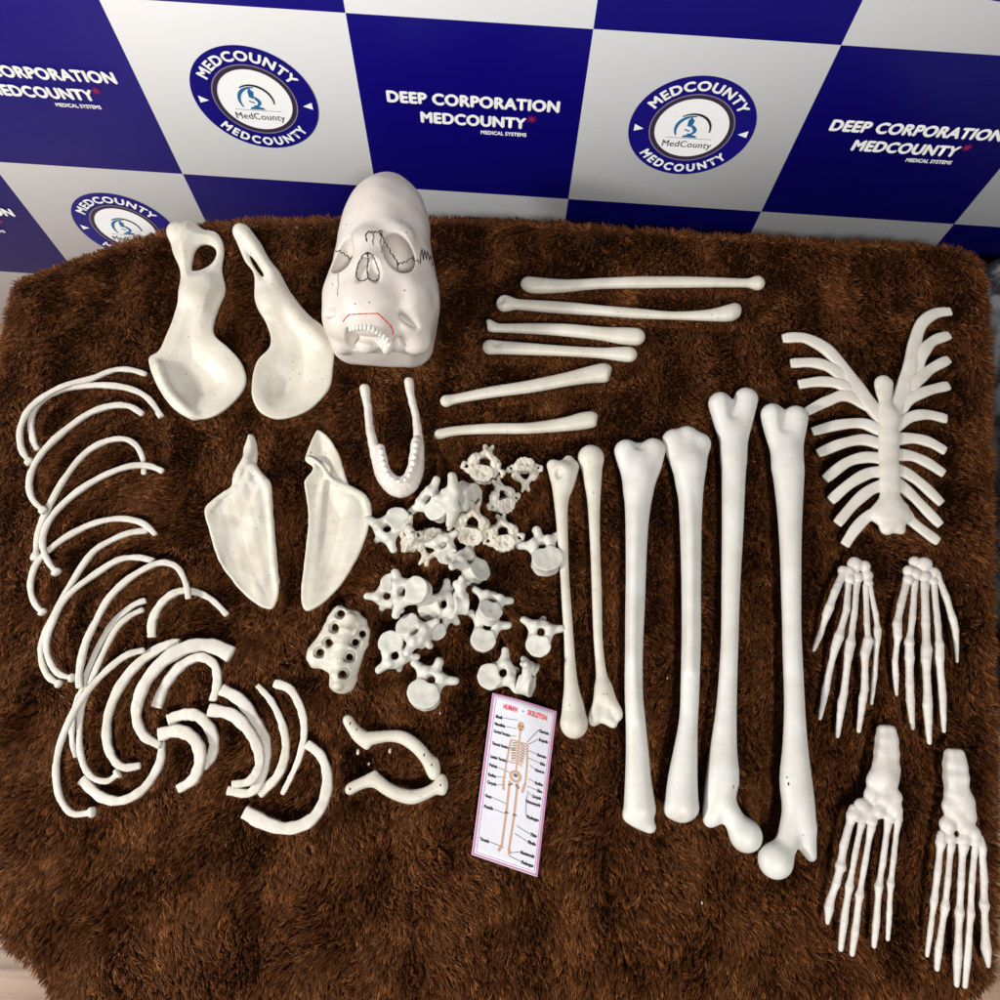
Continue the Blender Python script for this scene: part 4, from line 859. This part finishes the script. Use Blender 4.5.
# ------------------------------------------------------------------ printed card
cardq = [(492.5, 693, 12), (557, 711, 12), (537.3, 877, 8), (471.5, 854.7, 8)]
CQ = [P(*q) for q in cardq]
def cmap(u, v):       # u 0..1 left-right, v 0..1 top-bottom
    p_ = (CQ[0]*(1-u)[:, None]+CQ[1]*u[:, None])*(1-v)[:, None]+(CQ[3]*(1-u)[:, None]+CQ[2]*u[:, None])*v[:, None]
    p_[:, 2] += 3.5*np.sin(u*math.pi*1.15+.2)*(1-v)**2*1.6-2*np.sin(v*math.pi)*.8+1.0*np.sin(u*3+v*4)
    return p_
n = 24; uu, vv = np.meshgrid(np.linspace(0, 1, n), np.linspace(0, 1, n)); W = cmap(uu.ravel(), vv.ravel())
Vc = np.concatenate([W, W-[0, 0, .5]]); Fc = []
for i in range(n-1):
    for j in range(n-1):
        a = i*n+j; Fc.append((a, a+n, a+n+1, a+1)); Fc.append(tuple(x+n*n for x in (a, a+1, a+n+1, a+n)))
ed = [i for i in range(n)]+[i*n+n-1 for i in range(1, n)]+[n*n-1-i for i in range(1, n)]+[(n-1-i)*n for i in range(1, n-1)]
for a, b_ in zip(ed, ed[1:]+ed[:1]): Fc.append((a, b_, b_+n*n, a+n*n))
m_card, nt, b = mat('card_paper'); L = nt.links
nz_ = nd(nt, 'ShaderNodeTexNoise'); nz_.inputs['Scale'].default_value = 25; cr = nd(nt, 'ShaderNodeMix', data_type='RGBA'); cr.inputs['A'].default_value = (.60, .60, .64, 1); cr.inputs['B'].default_value = (.52, .52, .57, 1)
L.new(nz_.outputs['Fac'], cr.inputs['Factor']); L.new(cr.outputs['Result'], b.inputs['Base Color']); b.inputs['Roughness'].default_value = .35
card = bone_put('printed_card', Vc, Fc, m_card); tag(card, 'small printed skeleton chart card with pink border lying below the vertebrae', 'card')
CWW, CHH = 66.0, 170.0
def on_card(name, parts, m, layer=1):
    V2, Fc = merge(parts); V3 = cmap(V2[:, 0]/CWW, V2[:, 1]/CHH)+[0, 0, .25*layer]
    up = []                      # face up
    for f_ in Fc:
        a, b_, c_ = V3[f_[0]], V3[f_[1]], V3[f_[2]]
        up.append(f_ if np.cross(b_-a, c_-a)[2] > 0 else f_[::-1])
    return put(name, V3, up, m, card, smooth=False)
def strip(x0, y0, x1, y1, w=.35, n=6):
    d = np.array([x1-x0, y1-y0]); nn = np.array([-d[1], d[0]])/np.linalg.norm(d)*w; t = np.linspace(0, 1, n+1)[:, None]; c = np.array([x0, y0])+t*d
    return np.concatenate([c+nn, c-nn]), [(i, i+1, n+2+i, n+1+i) for i in range(n)]
M_PINK = plain('card_pink_border', (.42, .13, .30), .4); M_CRED = plain('card_red', (.6, .01, .03), .4); M_CBK = plain('card_black', (.01, .01, .012), .4); M_CBONE = plain('card_bone_print', (.42, .23, .13), .4); M_CDK = plain('card_dark_print', (.10, .05, .03), .4); M_CLINE = plain('card_grey_line', (.05, .05, .05), .4)
on_card('border', [strip(1.3, .4, 1.3, 169.6, .9, 20), strip(64.7, .4, 64.7, 169.6, .9, 20), strip(.4, 1.3, 65.6, 1.3, .8, 20), strip(.4, 168.6, 65.6, 168.6, .7, 20), strip(4.2, 3.5, 4.2, 166, .25, 20), strip(62.4, 3.5, 62.4, 166, .25, 20), strip(4, 166, 62.4, 166, .25, 20)], M_PINK)
def ctext(s_, cx, cy, w, cap, bold): V, Fc = fit_text(s_, 0, 0, w, cap, bold); V = V.copy(); V[:, 1] *= -1; return V+[cx, cy], Fc
on_card('title_lettering', [ctext('HUMAN', 19.5, 11.2, 14, 5.2, .04), ctext('SKELETON', 47, 10.5, 20, 5.2, .04)], M_CRED)
on_card('bullet_mark', [polyp([(31.5, 11), (32.5, 10), (33.5, 11), (32.5, 12)])], M_CBK)
lft = [('Skull', 24, 28, 22), ('Mandible', 32, 28, 31), ('Cervical Vertebra', 40, 29, 39), ('Thoracic Vertebra', 53, 30, 53), ('Lumbar Vertebra', 67, 30, 67), ('Pelvis', 76, 27, 78), ('Radius', 86, 24, 84), ('Carpals', 94, 23, 92), ('Femur', 108, 28, 110), ('Patella', 119, 28, 120), ('Tarsals', 152, 30, 153)]
rgt = [('Clavicle', 26, 40, 42), ('Scapula', 35, 41, 44), ('Sternum', 51, 38, 49), ('Ribs', 59, 42, 57), ('Humerus', 67, 46, 64), ('Radius', 80, 46, 78), ('Ulna', 87, 46, 86), ('Carpals', 94, 46, 91), ('Metacarpals', 101, 47, 93), ('Phalanges', 116, 46, 99), ('Tibia', 132, 40, 128), ('Fibula', 140, 39, 136), ('Metatarsals', 152, 37, 156), ('Phalanges', 161, 36, 159)]
tl = []; ln = []
for s_, y, x1, y1 in lft: w = min(1.35*len(s_), 17); tl.append(ctext(s_, 6+w/2, y, w, 2.9, .07)); ln.append(strip(6.5+w, y, x1, y1, .26))
for s_, y, x1, y1 in rgt: w = min(1.35*len(s_), 14); tl.append(ctext(s_, 61-w/2, y, w, 2.9, .07)); ln.append(strip(60.5-w, y, x1, y1, .26))
on_card('label_lettering', tl, M_CBK); on_card('pointer_line', ln, M_CLINE)
sk_ = [ (np.stack([3.4*np.cos(np.linspace(0, 6.28, 20))+32, 5*np.sin(np.linspace(0, 6.28, 20))+27.5], 1), [tuple(range(20))]), strip(32, 32, 33, 75, .8), strip(24, 44, 41, 44, .7),
        strip(24, 45, 22.5, 66, .9), strip(22.5, 66, 22, 88, .8), strip(22, 88, 23, 97, 1.2), strip(41, 45, 43, 66, .9), strip(43, 66, 43.5, 84, .8), strip(43.5, 84, 41.5, 94, 1.2),
        strip(28, 86, 28.5, 118, 1.1), strip(36, 86, 36.5, 118, 1.1), strip(28.5, 119, 28, 152, 1.0), strip(36.5, 119, 35.5, 152, 1.0), strip(28, 152, 25.5, 158, 1.3), strip(35.5, 152, 36.5, 158, 1.3),
        ringp(3.6, 6.2, 0, 360, 24, (33, 80))]
for k_ in range(9):
    w = 7.6-abs(k_-3)*.45; y = 45+k_*2.6
    sk_.append(strip(32.6-w, y+2, 32.6, y, .62)); sk_.append(strip(32.6, y, 32.6+w, y+2, .62))
on_card('skeleton_print', sk_, M_CBONE)
dk = [polyp([(30, 26.5), (31.4, 26.5), (31.4, 28.3), (30, 28.3)]), polyp([(33, 26.5), (34.4, 26.5), (34.4, 28.3), (33, 28.3)]), polyp([(31.2, 30.4), (33.4, 30.4), (33.2, 31.6), (31.4, 31.6)]), strip(31, 79, 35, 79, 1.6), strip(27, 91, 31, 88, .8), strip(34, 88, 38, 91, .8), strip(27, 118.5, 30.5, 118.5, .8), strip(35, 118.5, 38.5, 118.5, .8)]
for k_ in range(7): dk.append(strip(25.8+k_*.2, 47+k_*2.7, 30.5, 45.8+k_*2.7, .28)); dk.append(strip(35, 45.8+k_*2.7, 39.4-k_*.2, 47+k_*2.7, .28))
on_card('skeleton_shading_print', dk, M_CDK, 2)

# ------------------------------------------------------------------ fur blanket
EDGE = [(6, 290), (14, 277), (58, 259), (125, 238), (195, 220), (330, 213), (450, 214), (565, 219), (700, 229), (850, 237), (945, 242), (974, 249), (989, 270), (994, 330), (996, 450), (1000, 600), (1002, 800), (1001, 930), (1000, 978), (975, 1004), (900, 1012), (500, 1018), (200, 1022), (70, 1016), (30, 976), (-6, 944), (-20, 900), (-20, 800), (-26, 640), (-24, 500), (-16, 400), (-4, 340)]
EP = outline(EDGE, -4, 3)
RR = 26.0
def lump(X, Y):
    return 1.6*np.sin(X/61+Y/97)+1.3*np.sin(X/37-Y/53+1)+1.0*np.sin(X/23+Y/31+2)+.8*np.sin(-X/17+Y/19)+3.0*np.exp(-((X+382+.25*(Y+60))/9)**2)*(Y < 20)*np.clip((20-Y)/60, 0, 1)
def top_z(X, Y, d):        # d = distance inside the edge
    e = np.clip(1-d/RR, 0, 1); return -4.6+RR*(np.sqrt(np.maximum(1-e*e, 0))-1)+lump(X, Y)*np.clip(d/60, .25, 1)
gx = np.arange(EP[:, 0].min()-4, EP[:, 0].max()+4, 6.0); gy = np.arange(EP[:, 1].min()-4, EP[:, 1].max()+4, 6.0)
# top: concentric shell of the outline, then skirt
def resample(poly, n):
    q = np.concatenate([poly, poly[:1]]); s_ = np.concatenate([[0], np.cumsum(np.linalg.norm(np.diff(q, axis=0), axis=1))]); t = np.linspace(0, s_[-1], n, endpoint=False)
    return np.stack([np.interp(t, s_, q[:, 0]), np.interp(t, s_, q[:, 1])], 1)
NB = 420; ringo = resample(EP, NB); cen = ringo.mean(0)
area2 = np.sum(ringo[:, 0]*np.roll(ringo[:, 1], -1)-np.roll(ringo[:, 0], -1)*ringo[:, 1])
if area2 < 0: ringo = ringo[::-1]
rings = []
for z, off in [(-TZ+4, 34), (-380, 30), (-300, 25), (-220, 18), (-150, 12), (-90, 6), (-50, 2), (-34, 0)]:
    th = np.arange(NB); v = ringo-cen; v /= np.linalg.norm(v, axis=1)[:, None]
    fold = (off*.35)*(np.sin(th*.33)+.6*np.sin(th*.71+1)); rings.append(np.column_stack([ringo+v*(off+fold)[:, None], np.full(NB, z)]))
fr = np.concatenate([[0, .004, .01, .018, .03, .045], np.linspace(.07, .98, 56)])
for s_ in fr:
    q = ringo+(cen-ringo)*s_; d = -poly_sdf(EP, q[:, 0], q[:, 1]); rings.append(np.column_stack([q, top_z(q[:, 0], q[:, 1], np.maximum(d, 0))-2.6]))
Vb = np.concatenate(rings+[np.array([[*cen, float(top_z(cen[0], cen[1], 100))-2.6]])]); Fb = []
K = len(rings)
for i in range(K-1):
    a = i*NB+np.arange(NB); b_ = i*NB+(np.arange(NB)+1) % NB; Fb.append(np.stack([a, b_, b_+NB, a+NB], 1))
Fb = [tuple(x) for x in np.concatenate(Fb)]+[((K-1)*NB+j, (K-1)*NB+(j+1) % NB, K*NB) for j in range(NB)]
m_hide = plain('blanket_backing', (.010, .004, .0015), .95, .05)
bl = put('fur_blanket', Vb, Fb, m_hide, origin=(cen[0], cen[1], -TZ)); tag(bl, 'shaggy dark brown fur blanket covering the table under all the bones', 'blanket')

# pile ----------------------------------------------------------------------
G = 2.0; X0, Y0 = EP[:, 0].min()-20, EP[:, 1].min()-20; nx = int((EP[:, 0].max()+20-X0)/G)+1; ny = int((EP[:, 1].max()+20-Y0)/G)+1
foot = np.zeros((nx, ny)); 
for V in BONES:
    V = V[V[:, 2] < 32]; I = ((V[:, 0]-X0)/G).astype(int); J = ((V[:, 1]-Y0)/G).astype(int); ok = (I >= 0) & (I < nx) & (J >= 0) & (J < ny); foot[I[ok], J[ok]] = 1
def blur(A, k):
    for _ in range(k):
        A = (A+np.roll(A, 1, 0)+np.roll(A, -1, 0)+np.roll(A, 1, 1)+np.roll(A, -1, 1))/5
    return A
press = np.clip(blur(foot, 5)*2.3, 0, 1)
def grid(A, x, y): return A[np.clip(((x-X0)/G).astype(int), 0, nx-1), np.clip(((y-Y0)/G).astype(int), 0, ny-1)]
sp_ = 1.42
xs, ys = np.meshgrid(np.arange(X0, EP[:, 0].max(), sp_), np.arange(Y0, EP[:, 1].max(), sp_)); xs = xs.ravel()+rng.uniform(-.8, .8, xs.size); ys = ys.ravel()+rng.uniform(-.8, .8, ys.size)
# distance on a coarse grid, looked up
cx_, cy_ = np.meshgrid(np.arange(nx)*G+X0, np.arange(ny)*G+Y0, indexing='ij'); DG = -poly_sdf(EP, cx_, cy_)
GX, GY = np.gradient(DG, G)
d = grid(DG, xs, ys); ok = d > .3; xs, ys, d = xs[ok], ys[ok], d[ok]
gxv, gyv = -grid(GX, xs, ys), -grid(GY, xs, ys)     # outward
zz = top_z(xs, ys, d); pr = grid(press, xs, ys); N = len(xs)
def sn(X, Y, wl, s_):
    r_ = np.random.default_rng(s_); a = 0
    for i in range(6):
        k_ = 2*math.pi/(wl*r_.uniform(.6, 1.6)); th = r_.uniform(0, 6.28); a = a+np.sin(k_*(X*math.cos(th)+Y*math.sin(th))+r_.uniform(0, 6.28))
    return a/2.4
# locks: neighbouring hairs lean to a shared tip
LS = 4.3
wx = xs+2.6*sn(xs, ys, 17, 1); wy = ys*.62+2.6*sn(xs, ys, 17, 2)
li, lj = np.floor(wx/LS).astype(int), np.floor(wy/LS).astype(int)
hsh = (li*73856093 ^ lj*19349663) & 0xffff; lr = np.random.default_rng(5).uniform(-1, 1, (65536, 5))[hsh]
lcx = (li+.5+lr[:, 0]*.3)*LS; lcy = (lj+.5+lr[:, 1]*.3)*LS; ox, oy = lcx-wx, (lcy-wy)/.62
ang = -math.pi/2+.5*sn(xs, ys, 190, 3)+.35*sn(xs, ys, 60, 4)+.38*lr[:, 2]+rng.normal(0, .22, N)
elev = .72+.32*sn(xs, ys, 85, 6)+.08*sn(xs, ys, 33, 9)+.22*lr[:, 3]; elev = np.clip(elev, .15, 1.2)
ln_ = (8.8+1.5*sn(xs, ys, 45, 7)+1.9*lr[:, 4])*rng.uniform(.8, 1.15, N)
ln_ *= 1-.42*pr; elev = elev*(1-.78*pr)
edge = np.clip(1-d/RR, 0, 1)
hx, hy = np.cos(ang), np.sin(ang); hx = hx*(1-edge)+gxv*edge*1.0; hy = hy*(1-edge)+gyv*edge*1.0
hn = np.sqrt(hx*hx+hy*hy)+1e-6; hx /= hn; hy /= hn
elev = elev*(1-.6*edge)
D3 = np.stack([hx*np.cos(elev), hy*np.cos(elev), np.sin(elev)], 1)
root = np.stack([xs, ys, zz-1.0], 1)
cl = .64*(1-.3*edge)
def pt(u): # position along the hair: rises first, then leans and gathers
    up_ = np.array([0, 0, 1.]); D_ = D3*(u**1.25)[None].T if np.ndim(u) else D3*(u**1.15)
    p_ = root+D_*ln_[:, None]; p_[:, 2] += ln_*.22*math.sin(u*math.pi)*(1-.8*pr); p_[:, 0] += ox*cl*u**1.2; p_[:, 1] += oy*cl*u**1.2
    return p_
wid = rng.uniform(.30, .58, N)
side = np.stack([-hy, hx, np.zeros(N)], 1); tw = rng.uniform(-.7, .7, N); side = side*np.cos(tw)[:, None]; side[:, 2] += np.sin(tw)
p0, p1, p2, p3 = pt(0.), pt(.38), pt(.74), pt(1.)
ALL = np.empty((N, 7, 3), np.float32)
for k_, (p_, w_) in enumerate(((p0, 1.), (p1, 1.), (p2, .75))):
    ALL[:, 2*k_] = p_-side*(wid*w_)[:, None]; ALL[:, 2*k_+1] = p_+side*(wid*w_)[:, None]
ALL[:, 6] = p3
cnum = rng.uniform(0, 1, N)*.6+.4*(lr[:, 1]*.5+.5)
# hairs on the hanging sides
def side_hairs(n_):
    t = rng.uniform(0, NB, n_); i = t.astype(int); z = -RR-8-rng.uniform(0, 1, n_)**1.3*180
    v = ringo-cen; v /= np.linalg.norm(v, axis=1)[:, None]
    nb = np.roll(ringo, -1, 0); tg = nb-ringo; tg /= np.linalg.norm(tg, axis=1)[:, None]; nrm = np.stack([tg[:, 1], -tg[:, 0]], 1)
    off = np.interp(z, [-470, -380, -300, -220, -150, -90, -50, -34], [34, 30, 25, 18, 12, 6, 2, 0])
    fold = off*.35*(np.sin(i*.33)+.6*np.sin(i*.71+1))
    base = ringo[i]+(nb-ringo)[i]*(t-i)[:, None]+v[i]*(off+fold)[:, None]
    r_ = np.column_stack([base, z]); l_ = rng.uniform(9, 15, n_)
    dn = np.column_stack([nrm[i]*.55+tg[i]*rng.normal(0, .3, n_)[:, None], np.full(n_, -.8)]); sd = np.column_stack([tg[i], np.zeros(n_)]); w_ = rng.uniform(.5, .9, n_)[:, None]
    A = np.empty((n_, 7, 3), np.float32)
    for k_, (u, ws) in enumerate(((0, 1.), (.38, 1.), (.74, .75))):
        q = r_+dn*(l_*u)[:, None]; A[:, 2*k_] = q-sd*w_*ws; A[:, 2*k_+1] = q+sd*w_*ws
    A[:, 6] = r_+dn*l_[:, None]; return A
SH = side_hairs(45000); ALL = np.concatenate([ALL, SH]); cnum = np.concatenate([cnum, rng.uniform(0, 1, len(SH))]); NT = len(ALL)
Vh = (ALL.reshape(-1, 3)-ORG[bl.name])/1000
bidx = (np.arange(NT)*7)[:, None]
me = bpy.data.meshes.new('fur_pile'); me.vertices.add(NT*7); me.vertices.foreach_set('co', Vh.astype(np.float32).ravel())
loops = np.concatenate([bidx+np.array([0, 1, 3, 2, 2, 3, 5, 4, 4, 5, 6])], 1).astype(np.int32).ravel()
me.loops.add(NT*11); me.loops.foreach_set('vertex_index', loops)
ls = (np.arange(NT)*11)[:, None]+np.array([0, 4, 8]); me.polygons.add(NT*3); me.polygons.foreach_set('loop_start', ls.astype(np.int32).ravel())
me.update(calc_edges=True); me.polygons.foreach_set('use_smooth', np.ones(NT*3, bool))
at = me.attributes.new('tone', 'FLOAT', 'POINT'); at.data.foreach_set('value', np.repeat(cnum, 7).astype(np.float32))
m_fur, nt, b = mat('brown_fur'); L = nt.links
an = nd(nt, 'ShaderNodeAttribute'); an.attribute_name = 'tone'
cr = nd(nt, 'ShaderNodeValToRGB'); L.new(an.outputs['Fac'], cr.inputs[0]); e = cr.color_ramp.elements
e[0].color = (.030, .0090, .0020, 1); e[1].color = (.26, .094, .030, 1); x_ = e.new(.62); x_.color = (.084, .0275, .0075, 1)
L.new(cr.outputs[0], b.inputs['Base Color']); b.inputs['Roughness'].default_value = .6; b.inputs['Specular IOR Level'].default_value = .14; b.inputs['Specular Tint'].default_value = (1, .7, .5, 1)
b.inputs['Sheen Weight'].default_value = .0; b.inputs['Sheen Tint'].default_value = (.9, .6, .4, 1)
me.materials.append(m_fur)
ph = bpy.data.objects.new('fur_pile', me); link(ph, bl); ph['kind'] = 'stuff'
print('fur hairs', NT, time.process_time())

# ------------------------------------------------------------------ crumbs of white plastic on the fur (bits flaked from the castings)
for i, (x, y, s_) in enumerate([(358, 752, 2.6), (390, 751, 2.4), (369, 764, 1.5), (440, 713, 1.3), (702, 903, 1.5), (667, 678, 1.1)]):
    c = P(x, y, 8); V, Fq = ball(c, np.array([.5*s_, 1.1*s_, .5*s_]), 4); V += rng.normal(0, .25, V.shape)
    o = put('plastic_crumb', V, Fq, M_RIB); tag(o, ['white plastic crumb under the left of the upper collar bone', 'white plastic crumb under the middle of the upper collar bone', 'tiny white crumb between the two collar bones', 'tiny white crumb right of the large drum vertebra', 'tiny white crumb on bare fur below the leg bones', 'tiny white crumb between the two shin bones'][i], 'crumb', 'plastic crumbs on the fur')

# ------------------------------------------------------------------ floor and things at the edges
m_fl, nt, b = mat('wood_floor'); L = nt.links
tc = nd(nt, 'ShaderNodeTexCoord'); mp = nd(nt, 'ShaderNodeMapping'); L.new(tc.outputs['Object'], mp.inputs[0]); mp.inputs['Scale'].default_value = (1.2, 16, 1)
n1 = nd(nt, 'ShaderNodeTexNoise'); n1.inputs['Scale'].default_value = 3; n1.inputs['Detail'].default_value = 8; L.new(mp.outputs[0], n1.inputs['Vector'])
r1 = nd(nt, 'ShaderNodeValToRGB'); L.new(n1.outputs['Fac'], r1.inputs[0]); e = r1.color_ramp.elements; e[0].position = .3; e[0].color = (.12, .065, .04, 1); e[1].position = .7; e[1].color = (.42, .29, .20, 1)
br = nd(nt, 'ShaderNodeTexBrick'); L.new(tc.outputs['Object'], br.inputs['Vector']); br.inputs['Scale'].default_value = 1; br.inputs['Brick Width'].default_value = 1.1; br.inputs['Row Height'].default_value = .12; br.inputs['Mortar Size'].default_value = .0015
br.inputs['Color1'].default_value = (1, 1, 1, 1); br.inputs['Color2'].default_value = (.75, .70, .68, 1); br.inputs['Mortar'].default_value = (.15, .1, .08, 1)
ml = nd(nt, 'ShaderNodeMix', data_type='RGBA', blend_type='MULTIPLY'); ml.inputs['Factor'].default_value = 1; L.new(r1.outputs[0], ml.inputs['A']); L.new(br.outputs['Color'], ml.inputs['B']); L.new(ml.outputs['Result'], b.inputs['Base Color']); b.inputs['Roughness'].default_value = .4
fl = put('floor', np.array([(-3000, -3000, -TZ), (3000, -3000, -TZ), (3000, 3000, -TZ), (-3000, 3000, -TZ)], float), [(0, 1, 2, 3)], m_fl, smooth=False, origin=(0, 0, -TZ)); fl['kind'] = 'structure'
# grey patterned stool cover at the right
f = Field((590, 60, -485), (960, 740, 0), 8); f.box((778, 412, -250), (168, 300, 215), 40, 0); f.noise(4, 120, 3)
m_st, nt, b = mat('grey_mottled_cloth'); L = nt.links
vo = nd(nt, 'ShaderNodeTexNoise'); vo.inputs['Scale'].default_value = 28; vo.inputs['Detail'].default_value = 5; tc = nd(nt, 'ShaderNodeTexCoord'); L.new(tc.outputs['Object'], vo.inputs['Vector'])
r1 = nd(nt, 'ShaderNodeValToRGB'); L.new(vo.outputs['Fac'], r1.inputs[0]); e = r1.color_ramp.elements; e[0].position = .42; e[0].color = (.03, .032, .04, 1); e[1].position = .56; e[1].color = (.34, .34, .35, 1); L.new(r1.outputs[0], b.inputs['Base Color']); b.inputs['Roughness'].default_value = .8
o = put('stool', *f.mesh(), m_st); tag(o, 'grey mottled cloth covered stool peeking out right of the fur', 'stool')

# ------------------------------------------------------------------ camera, light
cd = bpy.data.cameras.new('camera'); cam = bpy.data.objects.new('camera', cd); link(cam); SC.camera = cam
cd.sensor_fit = 'HORIZONTAL'; cd.sensor_width = 36; cd.lens = 36*FL/1000; cd.clip_end = 60; cd.clip_start = .01
Rm = Matrix(((_R[0], _U[0], -_L[0]), (_R[1], _U[1], -_L[1]), (_R[2], _U[2], -_L[2])))
cam.matrix_world = Matrix.Translation(Vector((0, 0, (HC+TZ)/1000))) @ Rm.to_4x4()
def area(name, loc, tgt, size, power, col=(1, 1, 1), size_y=None):
    l = bpy.data.lights.new(name, 'AREA'); l.shape = 'RECTANGLE'; l.size = size; l.size_y = size_y or size; l.energy = power; l.color = col
    o = bpy.data.objects.new(name, l); link(o); o.location = loc
    o.rotation_euler = (Vector(tgt)-Vector(loc)).to_track_quat('-Z', 'Y').to_euler(); return o
area('side_lamp', (-2.3, -.45, 1.7), (0, .4, .5), .28, 112, (1, .97, .93))
area('ceiling_lamp', (.45, -1.2, 2.6), (.05, .5, .6), .36, 84, (1, .985, .965))
w = bpy.data.worlds.new('World'); SC.world = w; w.use_nodes = True
w.node_tree.nodes['Background'].inputs[0].default_value = (.9, .95, 1, 1); w.node_tree.nodes['Background'].inputs[1].default_value = .09
SC.cycles.diffuse_bounces = 3; SC.cycles.max_bounces = 6
SC.view_settings.view_transform = 'Standard'; SC.view_settings.look = 'None'; SC.view_settings.exposure = -.36; SC.view_settings.gamma = 1
print('done', time.process_time())
